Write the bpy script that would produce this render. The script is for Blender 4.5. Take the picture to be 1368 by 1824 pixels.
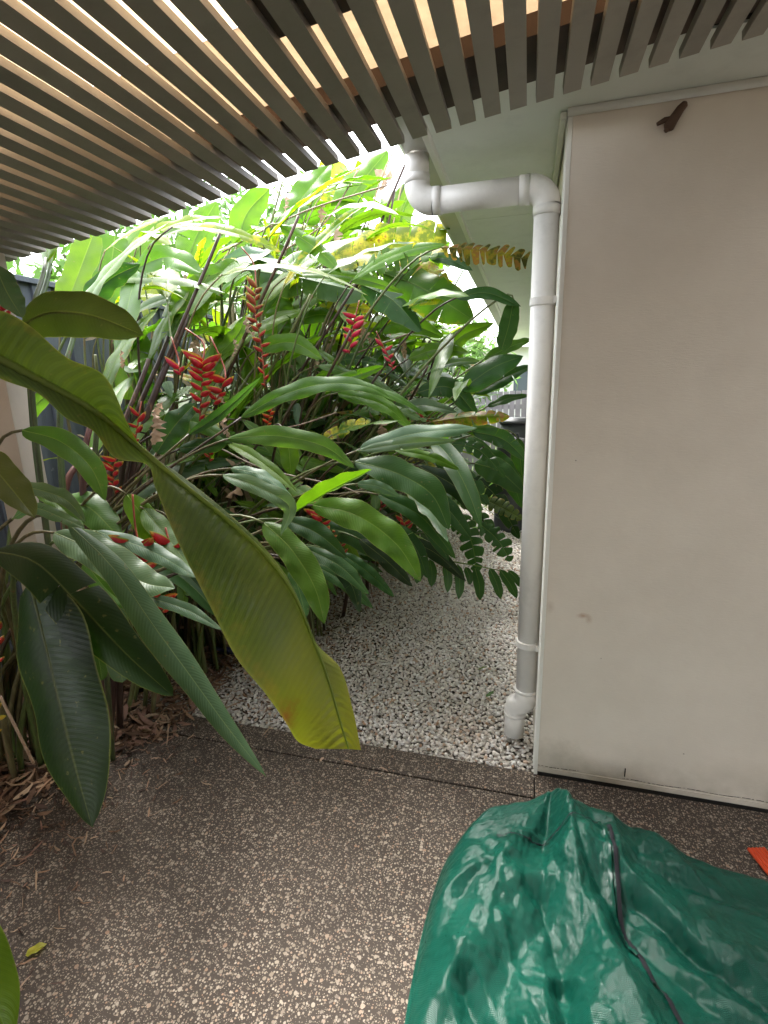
import bpy, math, random
import numpy as np
from mathutils import Vector, Matrix, noise as mnoise
R_ = random.Random(7)
rad = math.radians
sc = bpy.context.scene
for o in list(bpy.data.objects): bpy.data.objects.remove(o)
col = sc.collection

# ------------------------------------------------------------------ camera
F_PX, YAW, PITCH, ROLL, H = 908.28, rad(15.711), rad(13.915), rad(-1.5427), 1.6
fw = Vector((-math.sin(YAW)*math.cos(PITCH), math.cos(YAW)*math.cos(PITCH), -math.sin(PITCH)))
r0 = Vector((math.cos(YAW), math.sin(YAW), 0)); u0 = r0.cross(fw)
RT = r0*math.cos(ROLL)+u0*math.sin(ROLL); UP = -r0*math.sin(ROLL)+u0*math.cos(ROLL)
CAM = Vector((0, 0, H))
cd = bpy.data.cameras.new('camera'); cam = bpy.data.objects.new('camera', cd); col.objects.link(cam)
m = Matrix((RT, UP, -fw)).transposed().to_4x4(); m.translation = CAM; cam.matrix_world = m
cd.sensor_fit = 'VERTICAL'; cd.sensor_height = 36; cd.sensor_width = 27; cd.lens = F_PX/1824*36
cd.clip_start = .02; cd.clip_end = 400
sc.camera = cam

# ------------------------------------------------------------------ sky, sun, exposure
SUN_EL, SUN_AZ = rad(60), rad(-35)          # high veiled sun, a little beyond the planting
w = bpy.data.worlds.new('World'); sc.world = w; w.use_nodes = True
nt = w.node_tree; nt.nodes.clear()
sky = nt.nodes.new('ShaderNodeTexSky'); sky.sky_type = 'NISHITA'; sky.sun_disc = False
sky.sun_elevation = SUN_EL; sky.sun_rotation = SUN_AZ; sky.dust_density = 3; sky.air_density = 1.2
hs = nt.nodes.new('ShaderNodeHueSaturation'); hs.inputs['Saturation'].default_value = .22
bgn = nt.nodes.new('ShaderNodeBackground'); bgn.inputs[1].default_value = .15
wo = nt.nodes.new('ShaderNodeOutputWorld')
nt.links.new(sky.outputs[0], hs.inputs['Color']); nt.links.new(hs.outputs[0], bgn.inputs[0]); nt.links.new(bgn.outputs[0], wo.inputs[0])
sd = bpy.data.lights.new('sun', 'SUN'); sd.energy = .8; sd.angle = rad(14); sd.color = (1, .96, .9)
sun = bpy.data.objects.new('sun', sd); col.objects.link(sun)
dvec = Vector((math.sin(SUN_AZ)*math.cos(SUN_EL), math.cos(SUN_AZ)*math.cos(SUN_EL), math.sin(SUN_EL)))
sun.rotation_euler = dvec.to_track_quat('Z', 'Y').to_euler()
sc.view_settings.view_transform = 'Standard'; sc.view_settings.look = 'None'
sc.view_settings.exposure = 3.2; sc.view_settings.gamma = 1; sc.view_settings.use_curve_mapping = False
sc.render.engine = 'CYCLES'
sc.cycles.max_bounces = 10; sc.cycles.diffuse_bounces = 6; sc.cycles.transmission_bounces = 6; sc.cycles.transparent_max_bounces = 8

# ------------------------------------------------------------------ helpers
def ray(x, y): return RT*((x-684)/F_PX) - UP*((y-912)/F_PX) + fw
def at(x, y, d): return CAM + ray(x, y)*d            # a point at forward distance d (metres)
def on_z(x, y, z):
    d = ray(x, y); return CAM + d*((z-H)/d.z)
def px(p):
    v = Vector(p)-CAM; k = v.dot(fw)
    return (684+F_PX*v.dot(RT)/k, 912-F_PX*v.dot(UP)/k, k)

class MB:
    def __init__(s): s.v = []; s.f = []; s.uv = []; s.mi = []
    def add(s, vs, fs, uvs=None, mi=0):
        b = len(s.v); s.v += [tuple(v) for v in vs]
        s.uv += ([tuple(u) for u in uvs] if uvs is not None else [(0, 0)]*len(vs))
        s.f += [tuple(i+b for i in f) for f in fs]; s.mi += [mi]*len(fs)
    def box(s, a, b, mi=0):
        x0, y0, z0 = a; x1, y1, z1 = b
        s.add([(x0,y0,z0),(x1,y0,z0),(x1,y1,z0),(x0,y1,z0),(x0,y0,z1),(x1,y0,z1),(x1,y1,z1),(x0,y1,z1)],
              [(0,3,2,1),(4,5,6,7),(0,1,5,4),(1,2,6,5),(2,3,7,6),(3,0,4,7)], mi=mi)
    def tube(s, pts, rs, n=8, mi=0, caps=True, uv=None):
        pts = [Vector(p) for p in pts]
        if not hasattr(rs, '__len__'): rs = [rs]*len(pts)
        vs = []; fs = []; ref = None
        for i, p in enumerate(pts):
            t = (pts[min(i+1, len(pts)-1)]-pts[max(i-1, 0)]).normalized()
            if ref is None: ref = Vector((0, 0, 1)) if abs(t.z) < .9 else Vector((1, 0, 0))
            a = (ref - t*ref.dot(t)).normalized(); ref = a; b = t.cross(a)
            for k in range(n):
                q = 2*math.pi*k/n; vs.append(p+(a*math.cos(q)+b*math.sin(q))*rs[i])
        for i in range(len(pts)-1):
            for k in range(n):
                k2 = (k+1) % n; fs.append((i*n+k, i*n+k2, (i+1)*n+k2, (i+1)*n+k))
        if caps:
            fs.append(tuple(range(n-1, -1, -1))); fs.append(tuple((len(pts)-1)*n+k for k in range(n)))
        s.add(vs, fs, [uv or (0, 0)]*len(vs), mi)
    def mesh(s, name, mats, smooth=False):
        me = bpy.data.meshes.new(name); me.from_pydata(s.v, [], s.f)
        ul = me.uv_layers.new(name='UVMap')
        idx = np.zeros(len(me.loops), np.int32); me.loops.foreach_get('vertex_index', idx)
        ul.data.foreach_set('uv', np.array(s.uv, np.float32)[idx].ravel())
        for q in (mats if isinstance(mats, (list, tuple)) else [mats]): me.materials.append(q)
        if any(s.mi): me.polygons.foreach_set('material_index', s.mi)
        if smooth: me.polygons.foreach_set('use_smooth', [True]*len(me.polygons))
        me.update(); return me

def link(name, me, parent=None, loc=None):
    o = bpy.data.objects.new(name, me); col.objects.link(o)
    if parent is not None:
        o.parent = parent; o.location = -parent.location if loc is None else Vector(loc)-parent.location
    elif loc is not None: o.location = loc
    return o
def build(mb, name, mats, parent=None, smooth=False, bevel=0):
    o = link(name, mb.mesh(name, mats, smooth), parent)
    if bevel:
        b = o.modifiers.new('bevel', 'BEVEL'); b.width = bevel; b.segments = 2; b.limit_method = 'ANGLE'
    return o
def sub(mb, name, mats, part, **k):           # a sub-part below a part that sits at the thing's origin
    o = build(mb, name, mats, None, **k); o.parent = part
    root = part.parent if part.parent else part
    o.location = (0, 0, 0); return o
def tag(o, label=None, cat=None, group=None, kind=None):
    for k, v in (('label', label), ('category', cat), ('group', group), ('kind', kind)):
        if v: o[k] = v
    return o
def thing(name, loc, label, cat, group=None):
    o = bpy.data.objects.new(name, None); col.objects.link(o); o.location = loc; o.empty_display_size = .1
    return tag(o, label, cat, group)

# ------------------------------------------------------------------ materials
class NT:
    def __init__(s, name):
        s.m = bpy.data.materials.new(name); s.m.use_nodes = True; s.t = s.m.node_tree; s.t.nodes.clear()
        s.out = s.n('ShaderNodeOutputMaterial')
    def n(s, typ, **k):
        q = s.t.nodes.new(typ)
        for a, b in k.items(): setattr(q, a, b)
        return q
    def l(s, a, b): s.t.links.new(a, b)
    def set(s, sock, v):
        if hasattr(v, 'links') or hasattr(v, 'is_linked'): s.l(v, sock)
        else: sock.default_value = v
    def math(s, op, a, b=None, c=None, clamp=False):
        q = s.n('ShaderNodeMath', operation=op, use_clamp=clamp)
        for i, v in enumerate((a, b, c)):
            if v is not None: s.set(q.inputs[i], v)
        return q.outputs[0]
    def mix(s, f, a, b, mode='MIX'):
        q = s.n('ShaderNodeMix', data_type='RGBA', blend_type=mode)
        s.set(q.inputs[0], f)
        for i, v in ((6, a), (7, b)):
            s.set(q.inputs[i], (*v, 1) if isinstance(v, tuple) and len(v) == 3 else v)
        return q.outputs[2]
    def noise(s, scale, detail=4, vec=None, rough=.55, dist=0):
        q = s.n('ShaderNodeTexNoise'); q.inputs['Scale'].default_value = scale; q.inputs['Detail'].default_value = detail
        q.inputs['Roughness'].default_value = rough; q.inputs['Distortion'].default_value = dist
        if vec is not None: s.l(vec, q.inputs['Vector'])
        return q.outputs[0]
    def ramp(s, f, stops):
        q = s.n('ShaderNodeValToRGB'); s.l(f, q.inputs[0])
        while len(q.color_ramp.elements) < len(stops): q.color_ramp.elements.new(.5)
        for e, (p, c) in zip(q.color_ramp.elements, stops):
            e.position = p; e.color = (*c, 1) if isinstance(c, tuple) else (c, c, c, 1)
        return q.outputs[0]
    def map(s, f, a, b, c=0, d=1):
        q = s.n('ShaderNodeMapRange'); s.set(q.inputs[0], f)
        for i, v in enumerate((a, b, c, d)): q.inputs[i+1].default_value = v
        return q.outputs[0]
    def pos(s): return s.n('ShaderNodeNewGeometry').outputs['Position']
    def bump(s, h, strength=.3, dist=.01):
        q = s.n('ShaderNodeBump'); q.inputs['Strength'].default_value = strength; q.inputs['Distance'].default_value = dist
        s.l(h, q.inputs['Height']); return q.outputs[0]
    def bsdf(s, color, rough=.6, spec=.5, normal=None, metal=0, coat=0):
        q = s.n('ShaderNodeBsdfPrincipled')
        s.set(q.inputs['Base Color'], (*color, 1) if isinstance(color, tuple) and len(color) == 3 else color)
        s.set(q.inputs['Roughness'], rough); q.inputs['Specular IOR Level'].default_value = spec
        q.inputs['Metallic'].default_value = metal; q.inputs['Coat Weight'].default_value = coat
        if normal is not None: s.l(normal, q.inputs['Normal'])
        return q.outputs[0]
    def done(s, sh): s.l(sh, s.out.inputs[0]); return s.m

def paint(name, c, rough=.5, var=.06, grain=120, gb=.08, dirt=.0, streak=False):
    t = NT(name); p = t.pos()
    f = t.noise(2.3, 5, p); c1 = tuple(x*(1-var) for x in c); c2 = tuple(min(1, x*(1+var)) for x in c)
    cc = t.mix(t.map(f, .3, .7), c1, c2)
    if dirt:
        d = t.map(t.noise(9, 6, p, .7), .5, .75); cc = t.mix(t.math('MULTIPLY', d, dirt), cc, tuple(x*.55 for x in c))
    nb = t.noise(grain, 3, p)
    return t.done(t.bsdf(cc, rough, .4, t.bump(nb, gb, .002)))

M = {}
M['batten'] = paint('batten_paint', (.31, .285, .25), .55, .08, 60, .12, .35)
def _var(mt):
    nt_ = mt.node_tree; b = next(n for n in nt_.nodes if n.type == 'BSDF_PRINCIPLED'); src = b.inputs['Base Color'].links[0].from_socket
    oi = nt_.nodes.new('ShaderNodeObjectInfo'); mr = nt_.nodes.new('ShaderNodeMapRange'); mr.inputs[3].default_value = .86; mr.inputs[4].default_value = 1.12; nt_.links.new(oi.outputs['Random'], mr.inputs[0])
    vm = nt_.nodes.new('ShaderNodeVectorMath'); vm.operation = 'SCALE'; nt_.links.new(src, vm.inputs[0]); nt_.links.new(mr.outputs[0], vm.inputs['Scale']); nt_.links.new(vm.outputs[0], b.inputs['Base Color'])
_var(M['batten'])
M['beam'] = paint('dark_timber', (.09, .06, .045), .7, .2, 40, .2, .4)
M['soffit'] = paint('soffit_paint', (.76, .79, .75), .55, .03, 90, .06, .2)
M['trim'] = paint('trim_paint', (.74, .74, .69), .45, .03, 90, .05, .15)
M['gutter'] = paint('gutter_paint', (.46, .45, .42), .4, .05, 90, .03, .15)
M['pvc'] = paint('painted_pvc', (.72, .71, .68), .42, .05, 50, .05, .35)
M['post'] = paint('post_paint', (.48, .43, .38), .55, .04, 200, .12, .2)
M['whitewall'] = paint('white_wall', (.8, .8, .8), .6)
M['dark'] = paint('dark_gap', (.03, .028, .026), .9)

def wall_mat():
    t = NT('textured_wall_paint'); p = t.pos(); s = t.n('ShaderNodeSeparateXYZ'); t.l(p, s.inputs[0])
    x, y, z = s.outputs
    c = t.mix(t.map(t.noise(2.1, 7, p, .65), .3, .7), (.64, .585, .505), (.73, .675, .59))
    grime = t.math('MULTIPLY', t.map(z, .0, .22, 1, 0), t.map(t.noise(6, 5, p), .35, .75))
    c = t.mix(t.math('MULTIPLY', grime, .95, clamp=True), c, (.30, .28, .20))
    # damp bloom near the corner foot, rust smudge, small specks
    def blob(cx, cz, sx, sz, amt, colr, c, nz=.6):
        a = t.math('DIVIDE', t.math('SUBTRACT', x, cx), sx); b = t.math('DIVIDE', t.math('SUBTRACT', z, cz), sz)
        d = t.math('SQRT', t.math('ADD', t.math('MULTIPLY', a, a), t.math('MULTIPLY', b, b)))
        d = t.math('ADD', d, t.map(t.noise(38, 4, p), 0, 1, -nz, nz))
        return t.mix(t.math('MULTIPLY', t.map(d, 0, 1, 1, 0), amt, clamp=True), c, colr)
    c = blob(.16, .10, .13, .10, .5, (.33, .31, .25), c)
    c = blob(.235, .735, .03, .013, .75, (.42, .27, .17), c, .5)
    c = blob(.255, .722, .016, .02, .5, (.42, .28, .18), c, .5)
    c = blob(.115, .76, .02, .03, .35, (.42, .32, .24), c, .5)
    c = blob(.173, 1.325, .0035, .0035, 1, (.12, .09, .07), c, .1)
    c = blob(.63, .20, .004, .004, 1, (.2, .16, .12), c, .1)
    c = blob(.31, .565, .0035, .003, .8, (.2, .16, .12), c, .1)
    st = t.n('ShaderNodeMapping'); st.inputs['Scale'].default_value = (60, 60, 260); t.l(p, st.inputs[0])
    h = t.math('ADD', t.noise(1, 3, st.outputs[0]), t.math('MULTIPLY', t.noise(420, 2, p), .5))
    return t.done(t.bsdf(c, .62, .35, t.bump(h, .35, .0022)))
M['wall'] = wall_mat()

def concrete_mat():
    t = NT('exposed_aggregate'); p = t.pos()
    def chips(scale, lo, hi, off):
        mp = t.n('ShaderNodeMapping'); mp.inputs['Location'].default_value = (off, off*.7, 0); t.l(p, mp.inputs[0])
        wp = t.n('ShaderNodeTexNoise'); wp.inputs['Scale'].default_value = scale*.9; t.l(mp.outputs[0], wp.inputs['Vector'])
        ad = t.n('ShaderNodeVectorMath', operation='MULTIPLY_ADD'); t.l(wp.outputs['Color'], ad.inputs[0])
        ad.inputs[1].default_value = (.35/scale, .35/scale, 0); t.l(mp.outputs[0], ad.inputs[2])
        v = t.n('ShaderNodeTexVoronoi'); v.voronoi_dimensions = '2D'; v.inputs['Scale'].default_value = scale; v.inputs['Randomness'].default_value = 1
        t.l(ad.outputs[0], v.inputs['Vector'])
        s = t.n('ShaderNodeSeparateColor'); t.l(v.outputs['Color'], s.inputs[0])
        thr = t.map(s.outputs[0], 0, 1, lo, hi)
        mask = t.math('SUBTRACT', thr, v.outputs['Distance'])
        return t.map(mask, -.03, .05), s.outputs[1], s.outputs[2]
    m1, a1, b1 = chips(125, -.12, .48, 0); m2, a2, b2 = chips(210, -.4, .33, 3.3); m3, a3, b3 = chips(70, -.9, .46, 7.1)
    sep = t.n('ShaderNodeSeparateXYZ'); t.l(p, sep.inputs[0])
    big = t.noise(1.7, 6, p, .6); big2 = t.noise(7, 6, p, .7)
    base = t.mix(t.map(big, .3, .7), (.040, .030, .0225), (.074, .058, .044))
    base = t.mix(t.map(t.noise(500, 2, p), .3, .7), base, (.05, .042, .036))
    def ccol(a, b): return t.mix(b, t.ramp(a, [(0, (.12, .095, .075)), (.35, (.21, .17, .13)), (.7, (.36, .31, .25)), (.9, (.28, .17, .11)), (1, (.15, .13, .115))]), (.27, .23, .18))
    c = t.mix(m2, base, ccol(a2, t.math('MULTIPLY', b2, .5))); c = t.mix(m1, c, ccol(a1, t.math('MULTIPLY', b1, .5))); c = t.mix(m3, c, ccol(a3, t.math('MULTIPLY', b3, .4)))
    # leaf-litter stain: darkest toward the planted side, in patches
    lf = t.math('ADD', t.map(sep.outputs[0], -1.9, -.7, 1, 0), t.map(sep.outputs[1], 1.1, 1.8, 0, .22))
    st = t.math('MULTIPLY', t.math('MULTIPLY', lf, t.map(big2, .38, .66)), .85, clamp=True)
    c = t.mix(st, c, (.036, .026, .020))
    c = t.mix(t.math('MULTIPLY', t.map(t.noise(3.1, 7, p, .65), .45, .75), .35), c, (.055, .045, .037))
    hh = t.math('ADD', t.math('MULTIPLY', t.math('MAXIMUM', m1, m3), .6), t.noise(300, 3, p))
    return t.done(t.bsdf(c, t.map(m1, 0, 1, .85, .6), .22, t.bump(hh, .35, .0015)))
M['concrete'] = concrete_mat()

def soil():
    t = NT('soil'); p = t.pos()
    c = t.mix(t.noise(30, 6, p, .7), (.04, .028, .02), (.13, .09, .065))
    return t.done(t.bsdf(c, .95, .2, t.bump(t.noise(60, 6, p, .7), .8, .01)))
M['soil'] = soil()
def grav_base():
    t = NT('gravel_fines'); p = t.pos(); v = t.n('ShaderNodeTexVoronoi'); v.inputs['Scale'].default_value = 55; t.l(p, v.inputs[0])
    s = t.n('ShaderNodeSeparateColor'); t.l(v.outputs['Color'], s.inputs[0])
    c = t.mix(s.outputs[0], (.50, .47, .43), (.72, .70, .66)); c = t.mix(t.map(v.outputs['Distance'], .35, .7), c, (.06, .05, .04))
    return t.done(t.bsdf(c, .9, .2, t.bump(v.outputs['Distance'], -.8, .01)))
M['gravel_base'] = grav_base()
def attr_mat(name, rough=.6, spec=.4, trans=0, bump=200):
    t = NT(name); a = t.n('ShaderNodeAttribute'); a.attribute_name = 'tint'
    p = t.pos(); c = t.mix(t.map(t.noise(bump, 3, p), .3, .7, 0, .35), a.outputs[0], (.25, .2, .15), 'MULTIPLY')
    sh = t.bsdf(c, rough, spec, t.bump(t.noise(bump, 3, p), .25, .002))
    if trans:
        tr = t.n('ShaderNodeBsdfTranslucent'); t.l(a.outputs[0], tr.inputs[0]); mx = t.n('ShaderNodeMixShader'); mx.inputs[0].default_value = trans
        t.l(sh, mx.inputs[1]); t.l(tr.outputs[0], mx.inputs[2]); sh = mx.outputs[0]
    return t.done(sh)
M['stone'] = attr_mat('marble_pebble', .55, .4, 0, 160)
M['litter'] = attr_mat('dry_litter', .8, .25, .15, 90)
M['foliage'] = attr_mat('far_foliage', .45, .4, .45, 20)
M['grass'] = attr_mat('lawn_grass', .5, .3, .4, 60)

NICK = .955; SHEEN = .3; SPEC = .33
def leaf_mat(name, yellow=0., edge=0., brown=0., L=None, gloss=.36, rib=.5, back=.35, ribp=.012, vc=.13):
    """u = 0 at the midrib and +-1 at the margins, v = metres along the blade"""
    t = NT(name); uv = t.n('ShaderNodeUVMap').outputs[0]; s = t.n('ShaderNodeSeparateXYZ'); t.l(uv, s.inputs[0])
    u, v = s.outputs[0], s.outputs[1]; au = t.math('ABSOLUTE', u)
    oi = t.n('ShaderNodeObjectInfo'); tc = t.n('ShaderNodeTexCoord')
    ob = t.n('ShaderNodeVectorMath', operation='ADD'); t.l(tc.outputs['Object'], ob.inputs[0]); t.l(oi.outputs['Location'], ob.inputs[1]); P = ob.outputs[0]
    col_ = oi.outputs['Color']
    n1 = t.noise(7, 4, P); n2 = t.noise(28, 5, P, .65)
    c = t.mix(t.map(n1, .3, .7), t.mix(1, col_, (.72, .78, .7), 'MULTIPLY'), t.mix(1, col_, (1.18, 1.12, 1.1), 'MULTIPLY'))
    # side veins sweeping forward from the midrib
    phs = t.math('ADD', t.math('SUBTRACT', v, t.math('MULTIPLY', t.math('POWER', au, 1.4), .05)), t.math('MULTIPLY', n1, .012))
    wv = t.math('SINE', t.math('MULTIPLY', phs, 2*math.pi/ribp)); wv2 = t.math('SINE', t.math('MULTIPLY', phs, 2*math.pi/(ribp*.31)))
    veinf = t.math('MULTIPLY', t.math('ADD', t.math('MULTIPLY', wv, .6), t.math('MULTIPLY', wv2, .3)), t.map(n1, .3, .7, .3, 1))
    c = t.mix(t.map(veinf, -.3 if vc > .2 else .2, .9, 0, vc), c, t.mix(1, col_, (1.7, 1.6, 1.7), 'MULTIPLY'))
    sp = t.math('MULTIPLY', t.map(t.noise(60, 3, P, .6), .66, .72), .5)
    c = t.mix(sp, c, (.16, .15, .06))
    if yellow:
        yf = t.math('MULTIPLY', t.map(t.math('ADD', t.math('MULTIPLY', n2, .35), t.math('MULTIPLY', n1, .75)), .5, .66), yellow, clamp=True)
        c = t.mix(yf, c, (.55, .46, .03))
    if L:
        tf = t.math('ADD', t.map(v, L[0], L[1]), t.map(n1, .2, .8, -.25, .25)); tf = t.math('MULTIPLY', tf, L[2], clamp=True)
        c = t.mix(tf, c, (.27, .26, .02))
        # a burnt nick at one margin and a pale grey-green sheen painted into the colour
        nk = t.math('MULTIPLY', t.map(t.math('ABSOLUTE', t.math('SUBTRACT', v, NICK)), .008, .05, 1, 0), t.map(t.math('ADD', t.math('MULTIPLY', u, -1), t.map(n2, .3, .7, -.15, .15)), .72, 1.0))
        c = t.mix(nk, c, (.16, .05, .015))
        c = t.mix(t.math('MULTIPLY', t.map(t.noise(4.5, 3, P), .45, .7), SHEEN), c, (.13, .17, .10))
    if edge:
        ef = t.math('MULTIPLY', t.map(t.math('ADD', au, t.map(n2, .3, .7, -.25, .25)), .85, 1.1), edge, clamp=True)
        c = t.mix(ef, c, (.42, .20, .05))
    if brown:
        bf = t.map(t.math('ADD', n2, t.math('MULTIPLY', n1, .4)), .95-brown*.6, 1.05-brown*.6)
        c = t.mix(bf, c, (.26, .13, .055))
    # thin pale margin and the midrib
    c = t.mix(t.map(au, .955, 1., 0, .45), c, (.30, .32, .10))
    rbm = t.map(au, .0, .055, 1, 0); c = t.mix(t.math('MULTIPLY', rbm, rib), c, t.mix(1, t.mix(.35, col_, (.22, .25, .09)), (1.9, 1.8, 1.7), 'MULTIPLY'))
    bf = t.n('ShaderNodeNewGeometry').outputs['Backfacing']
    cb = t.mix(t.math('MULTIPLY', bf, back), c, t.mix(1, t.mix(.35, c, (.17, .2, .13)), (1.2, 1.2, 1.2), 'MULTIPLY'))
    bmp = t.math('ADD', t.math('MULTIPLY', wv, .5), t.math('ADD', t.math('MULTIPLY', wv2, .16), t.math('MULTIPLY', n2, 1.6)))
    nb = t.bump(bmp, .32 if vc > .2 else .17, .0014)
    rg = t.math('ADD', t.map(n2, .3, .7, gloss-.08, gloss+.16), t.math('MULTIPLY', bf, .1))
    sh = t.bsdf(cb, rg, SPEC, nb)
    tr = t.n('ShaderNodeBsdfTranslucent'); t.l(t.mix(1, c, (1.75, 1.85, .5), 'MULTIPLY'), tr.inputs[0]); t.l(nb, tr.inputs['Normal'])
    mx = t.n('ShaderNodeMixShader'); mx.inputs[0].default_value = .42; t.l(sh, mx.inputs[1]); t.l(tr.outputs[0], mx.inputs[2])
    return t.done(mx.outputs[0])
LM = {'g': leaf_mat('leaf_green'), 'e': leaf_mat('leaf_edged', edge=.3, yellow=.0),
      'y': leaf_mat('leaf_yellowing', yellow=1.0, brown=.25, back=.1), 'o': leaf_mat('leaf_rusty', yellow=.8, edge=.9, brown=.45),
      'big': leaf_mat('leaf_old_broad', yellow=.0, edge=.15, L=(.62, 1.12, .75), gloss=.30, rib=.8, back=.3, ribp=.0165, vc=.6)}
def dead_mat():
    t = NT('dead_leaf'); p = t.pos(); oi = t.n('ShaderNodeObjectInfo')
    c = t.mix(t.noise(25, 5, p, .7), (.17, .09, .05), (.50, .36, .24)); c = t.mix(t.math('MULTIPLY', oi.outputs['Random'], .5), c, (.55, .42, .33))
    sh = t.bsdf(c, .75, .25, t.bump(t.noise(120, 4, p), .6, .004)); tr = t.n('ShaderNodeBsdfTranslucent'); t.l(c, tr.inputs[0])
    mx = t.n('ShaderNodeMixShader'); mx.inputs[0].default_value = .3; t.l(sh, mx.inputs[1]); t.l(tr.outputs[0], mx.inputs[2]); return t.done(mx.outputs[0])
M['dead'] = dead_mat()
def stalk_mat():
    t = NT('stalk_skin'); oi = t.n('ShaderNodeObjectInfo'); p = t.pos()
    st = t.n('ShaderNodeMapping'); st.inputs['Scale'].default_value = (1, 1, .12); t.l(p, st.inputs[0])
    c = t.mix(t.map(t.noise(70, 5, st.outputs[0], .7), .35, .65), t.mix(1, oi.outputs['Color'], (.5, .45, .45), 'MULTIPLY'), oi.outputs['Color'])
    c = t.mix(t.map(t.noise(24, 5, st.outputs[0], .7), .58, .66), c, (.16, .09, .05))
    return t.done(t.bsdf(c, .45, .4, t.bump(t.noise(90, 4, st.outputs[0]), .3, .003)))
M['stalk'] = stalk_mat()
def bract_mat():
    t = NT('flower_bract'); uv = t.n('ShaderNodeUVMap').outputs[0]; s = t.n('ShaderNodeSeparateXYZ'); t.l(uv, s.inputs[0])
    oi = t.n('ShaderNodeObjectInfo'); p = t.pos()
    c = t.mix(t.noise(60, 4, p), oi.outputs['Color'], t.mix(1, oi.outputs['Color'], (.55, .5, .6), 'MULTIPLY'))
    c = t.mix(t.map(t.math('ADD', s.outputs[0], t.map(t.noise(50, 3, p), .3, .7, -.08, .08)), .80, .95), c, (.55, .42, .05)); c = t.mix(t.map(s.outputs[1], .86, .98), c, (.34, .46, .05))
    return t.done(t.bsdf(c, .38, .5, t.bump(t.noise(90, 3, p), .3, .003)))
M['bract'] = bract_mat()
def fence_mat(name, a, b):
    t = NT(name); p = t.pos(); oi = t.n('ShaderNodeObjectInfo')
    st = t.n('ShaderNodeMapping'); st.inputs['Scale'].default_value = (14, 14, .8); t.l(p, st.inputs[0])
    c = t.mix(t.map(t.noise(3, 6, st.outputs[0], .7), .3, .7), a, b); c = t.mix(t.math('MULTIPLY', oi.outputs['Random'], .35), c, tuple(x*1.3 for x in b))
    c = t.mix(t.map(t.noise(13, 5, p, .7), .64, .72, 0, .6), c, (.35, .35, .36))
    return t.done(t.bsdf(c, .7, .3, t.bump(t.noise(6, 5, st.outputs[0]), .4, .004)))
M['fence'] = fence_mat('painted_fence', (.062, .070, .088), (.095, .108, .132))
M['paling'] = fence_mat('weathered_paling', (.24, .22, .27), (.36, .34, .40))

def sheet_mat(name, c, tr_c, k):
    t = NT(name); p = t.pos(); cc = t.mix(t.map(t.noise(45, 5, p, .7), .35, .65), c, tuple(x*.8 for x in c))
    d = t.bsdf(cc, .5, .4, t.bump(t.noise(90, 4, p), .3, .003)); tr = t.n('ShaderNodeBsdfTranslucent')
    t.l(t.mix(t.map(t.noise(38, 5, p, .7), .35, .65), tr_c, tuple(x*.86 for x in tr_c)), tr.inputs[0])
    mx = t.n('ShaderNodeMixShader'); mx.inputs[0].default_value = k; t.l(d, mx.inputs[1]); t.l(tr.outputs[0], mx.inputs[2]); return t.done(mx.outputs[0])
M['sheet'] = sheet_mat('tan_roof_sheet', (.34, .27, .19), (.70, .575, .43), .55)
M['clear'] = sheet_mat('pale_roof_sheet', (.46, .38, .27), (.82, .70, .55), .85)

def cloth_mat():
    t = NT('woven_polyethylene'); uv = t.n('ShaderNodeUVMap').outputs[0]; s = t.n('ShaderNodeSeparateXYZ'); t.l(uv, s.inputs[0]); p = t.pos()
    k = 2*math.pi/.0042
    wv = t.math('ADD', t.math('SINE', t.math('MULTIPLY', s.outputs[0], k)), t.math('SINE', t.math('MULTIPLY', s.outputs[1], k)))
    n1 = t.noise(6, 5, uv); n2 = t.noise(32, 6, uv, .65)
    c = t.mix(t.map(n1, .3, .7), (.0015, .040, .025), (.003, .066, .043))
    c = t.mix(t.map(wv, .2, 2, 0, .35), c, (.03, .18, .14)); pass
    v = t.n('ShaderNodeTexVoronoi'); v.feature = 'DISTANCE_TO_EDGE'; v.inputs['Scale'].default_value = 9; t.l(uv, v.inputs[0])
    ad = t.n('ShaderNodeVectorMath', operation='MULTIPLY_ADD'); nz = t.n('ShaderNodeTexNoise'); nz.inputs['Scale'].default_value = 9; t.l(uv, nz.inputs[0])
    t.l(nz.outputs['Color'], ad.inputs[0]); ad.inputs[1].default_value = (.12, .12, 0); t.l(uv, ad.inputs[2]); t.l(ad.outputs[0], v.inputs['Vector'])
    b1 = t.bump(t.math('ADD', t.math('MULTIPLY', t.math('MINIMUM', v.outputs[0], .25), 2.2), t.math('MULTIPLY', n2, .7)), .10, .012)
    b = t.n('ShaderNodeBump'); b.inputs['Strength'].default_value = .22; b.inputs['Distance'].default_value = .001; t.l(wv, b.inputs['Height']); t.l(b1, b.inputs['Normal'])
    return t.done(t.bsdf(c, t.map(n2, .3, .7, .26, .38), .27, b.outputs[0], coat=.0))
M['cloth'] = cloth_mat()
M['black'] = paint('black_tape', (.008, .008, .012), .8, .1, 300, .3)
M['bin'] = paint('charcoal_plastic', (.045, .048, .055), .5, .2, 60, .2, .3)
M['orange'] = paint('orange_plastic', (.75, .09, .03), .4, .05)
M['navy'] = paint('navy_plastic', (.012, .02, .09), .4, .1)
M['redp'] = paint('red_plastic', (.55, .07, .06), .45, .1)
M['mud'] = paint('brown_mud', (.10, .06, .04), .9, .3, 80, .8)
M['glass'] = paint('window_dark', (.1, .12, .14), .1)
M['roof'] = paint('far_roof', (.25, .25, .27), .6)

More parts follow.
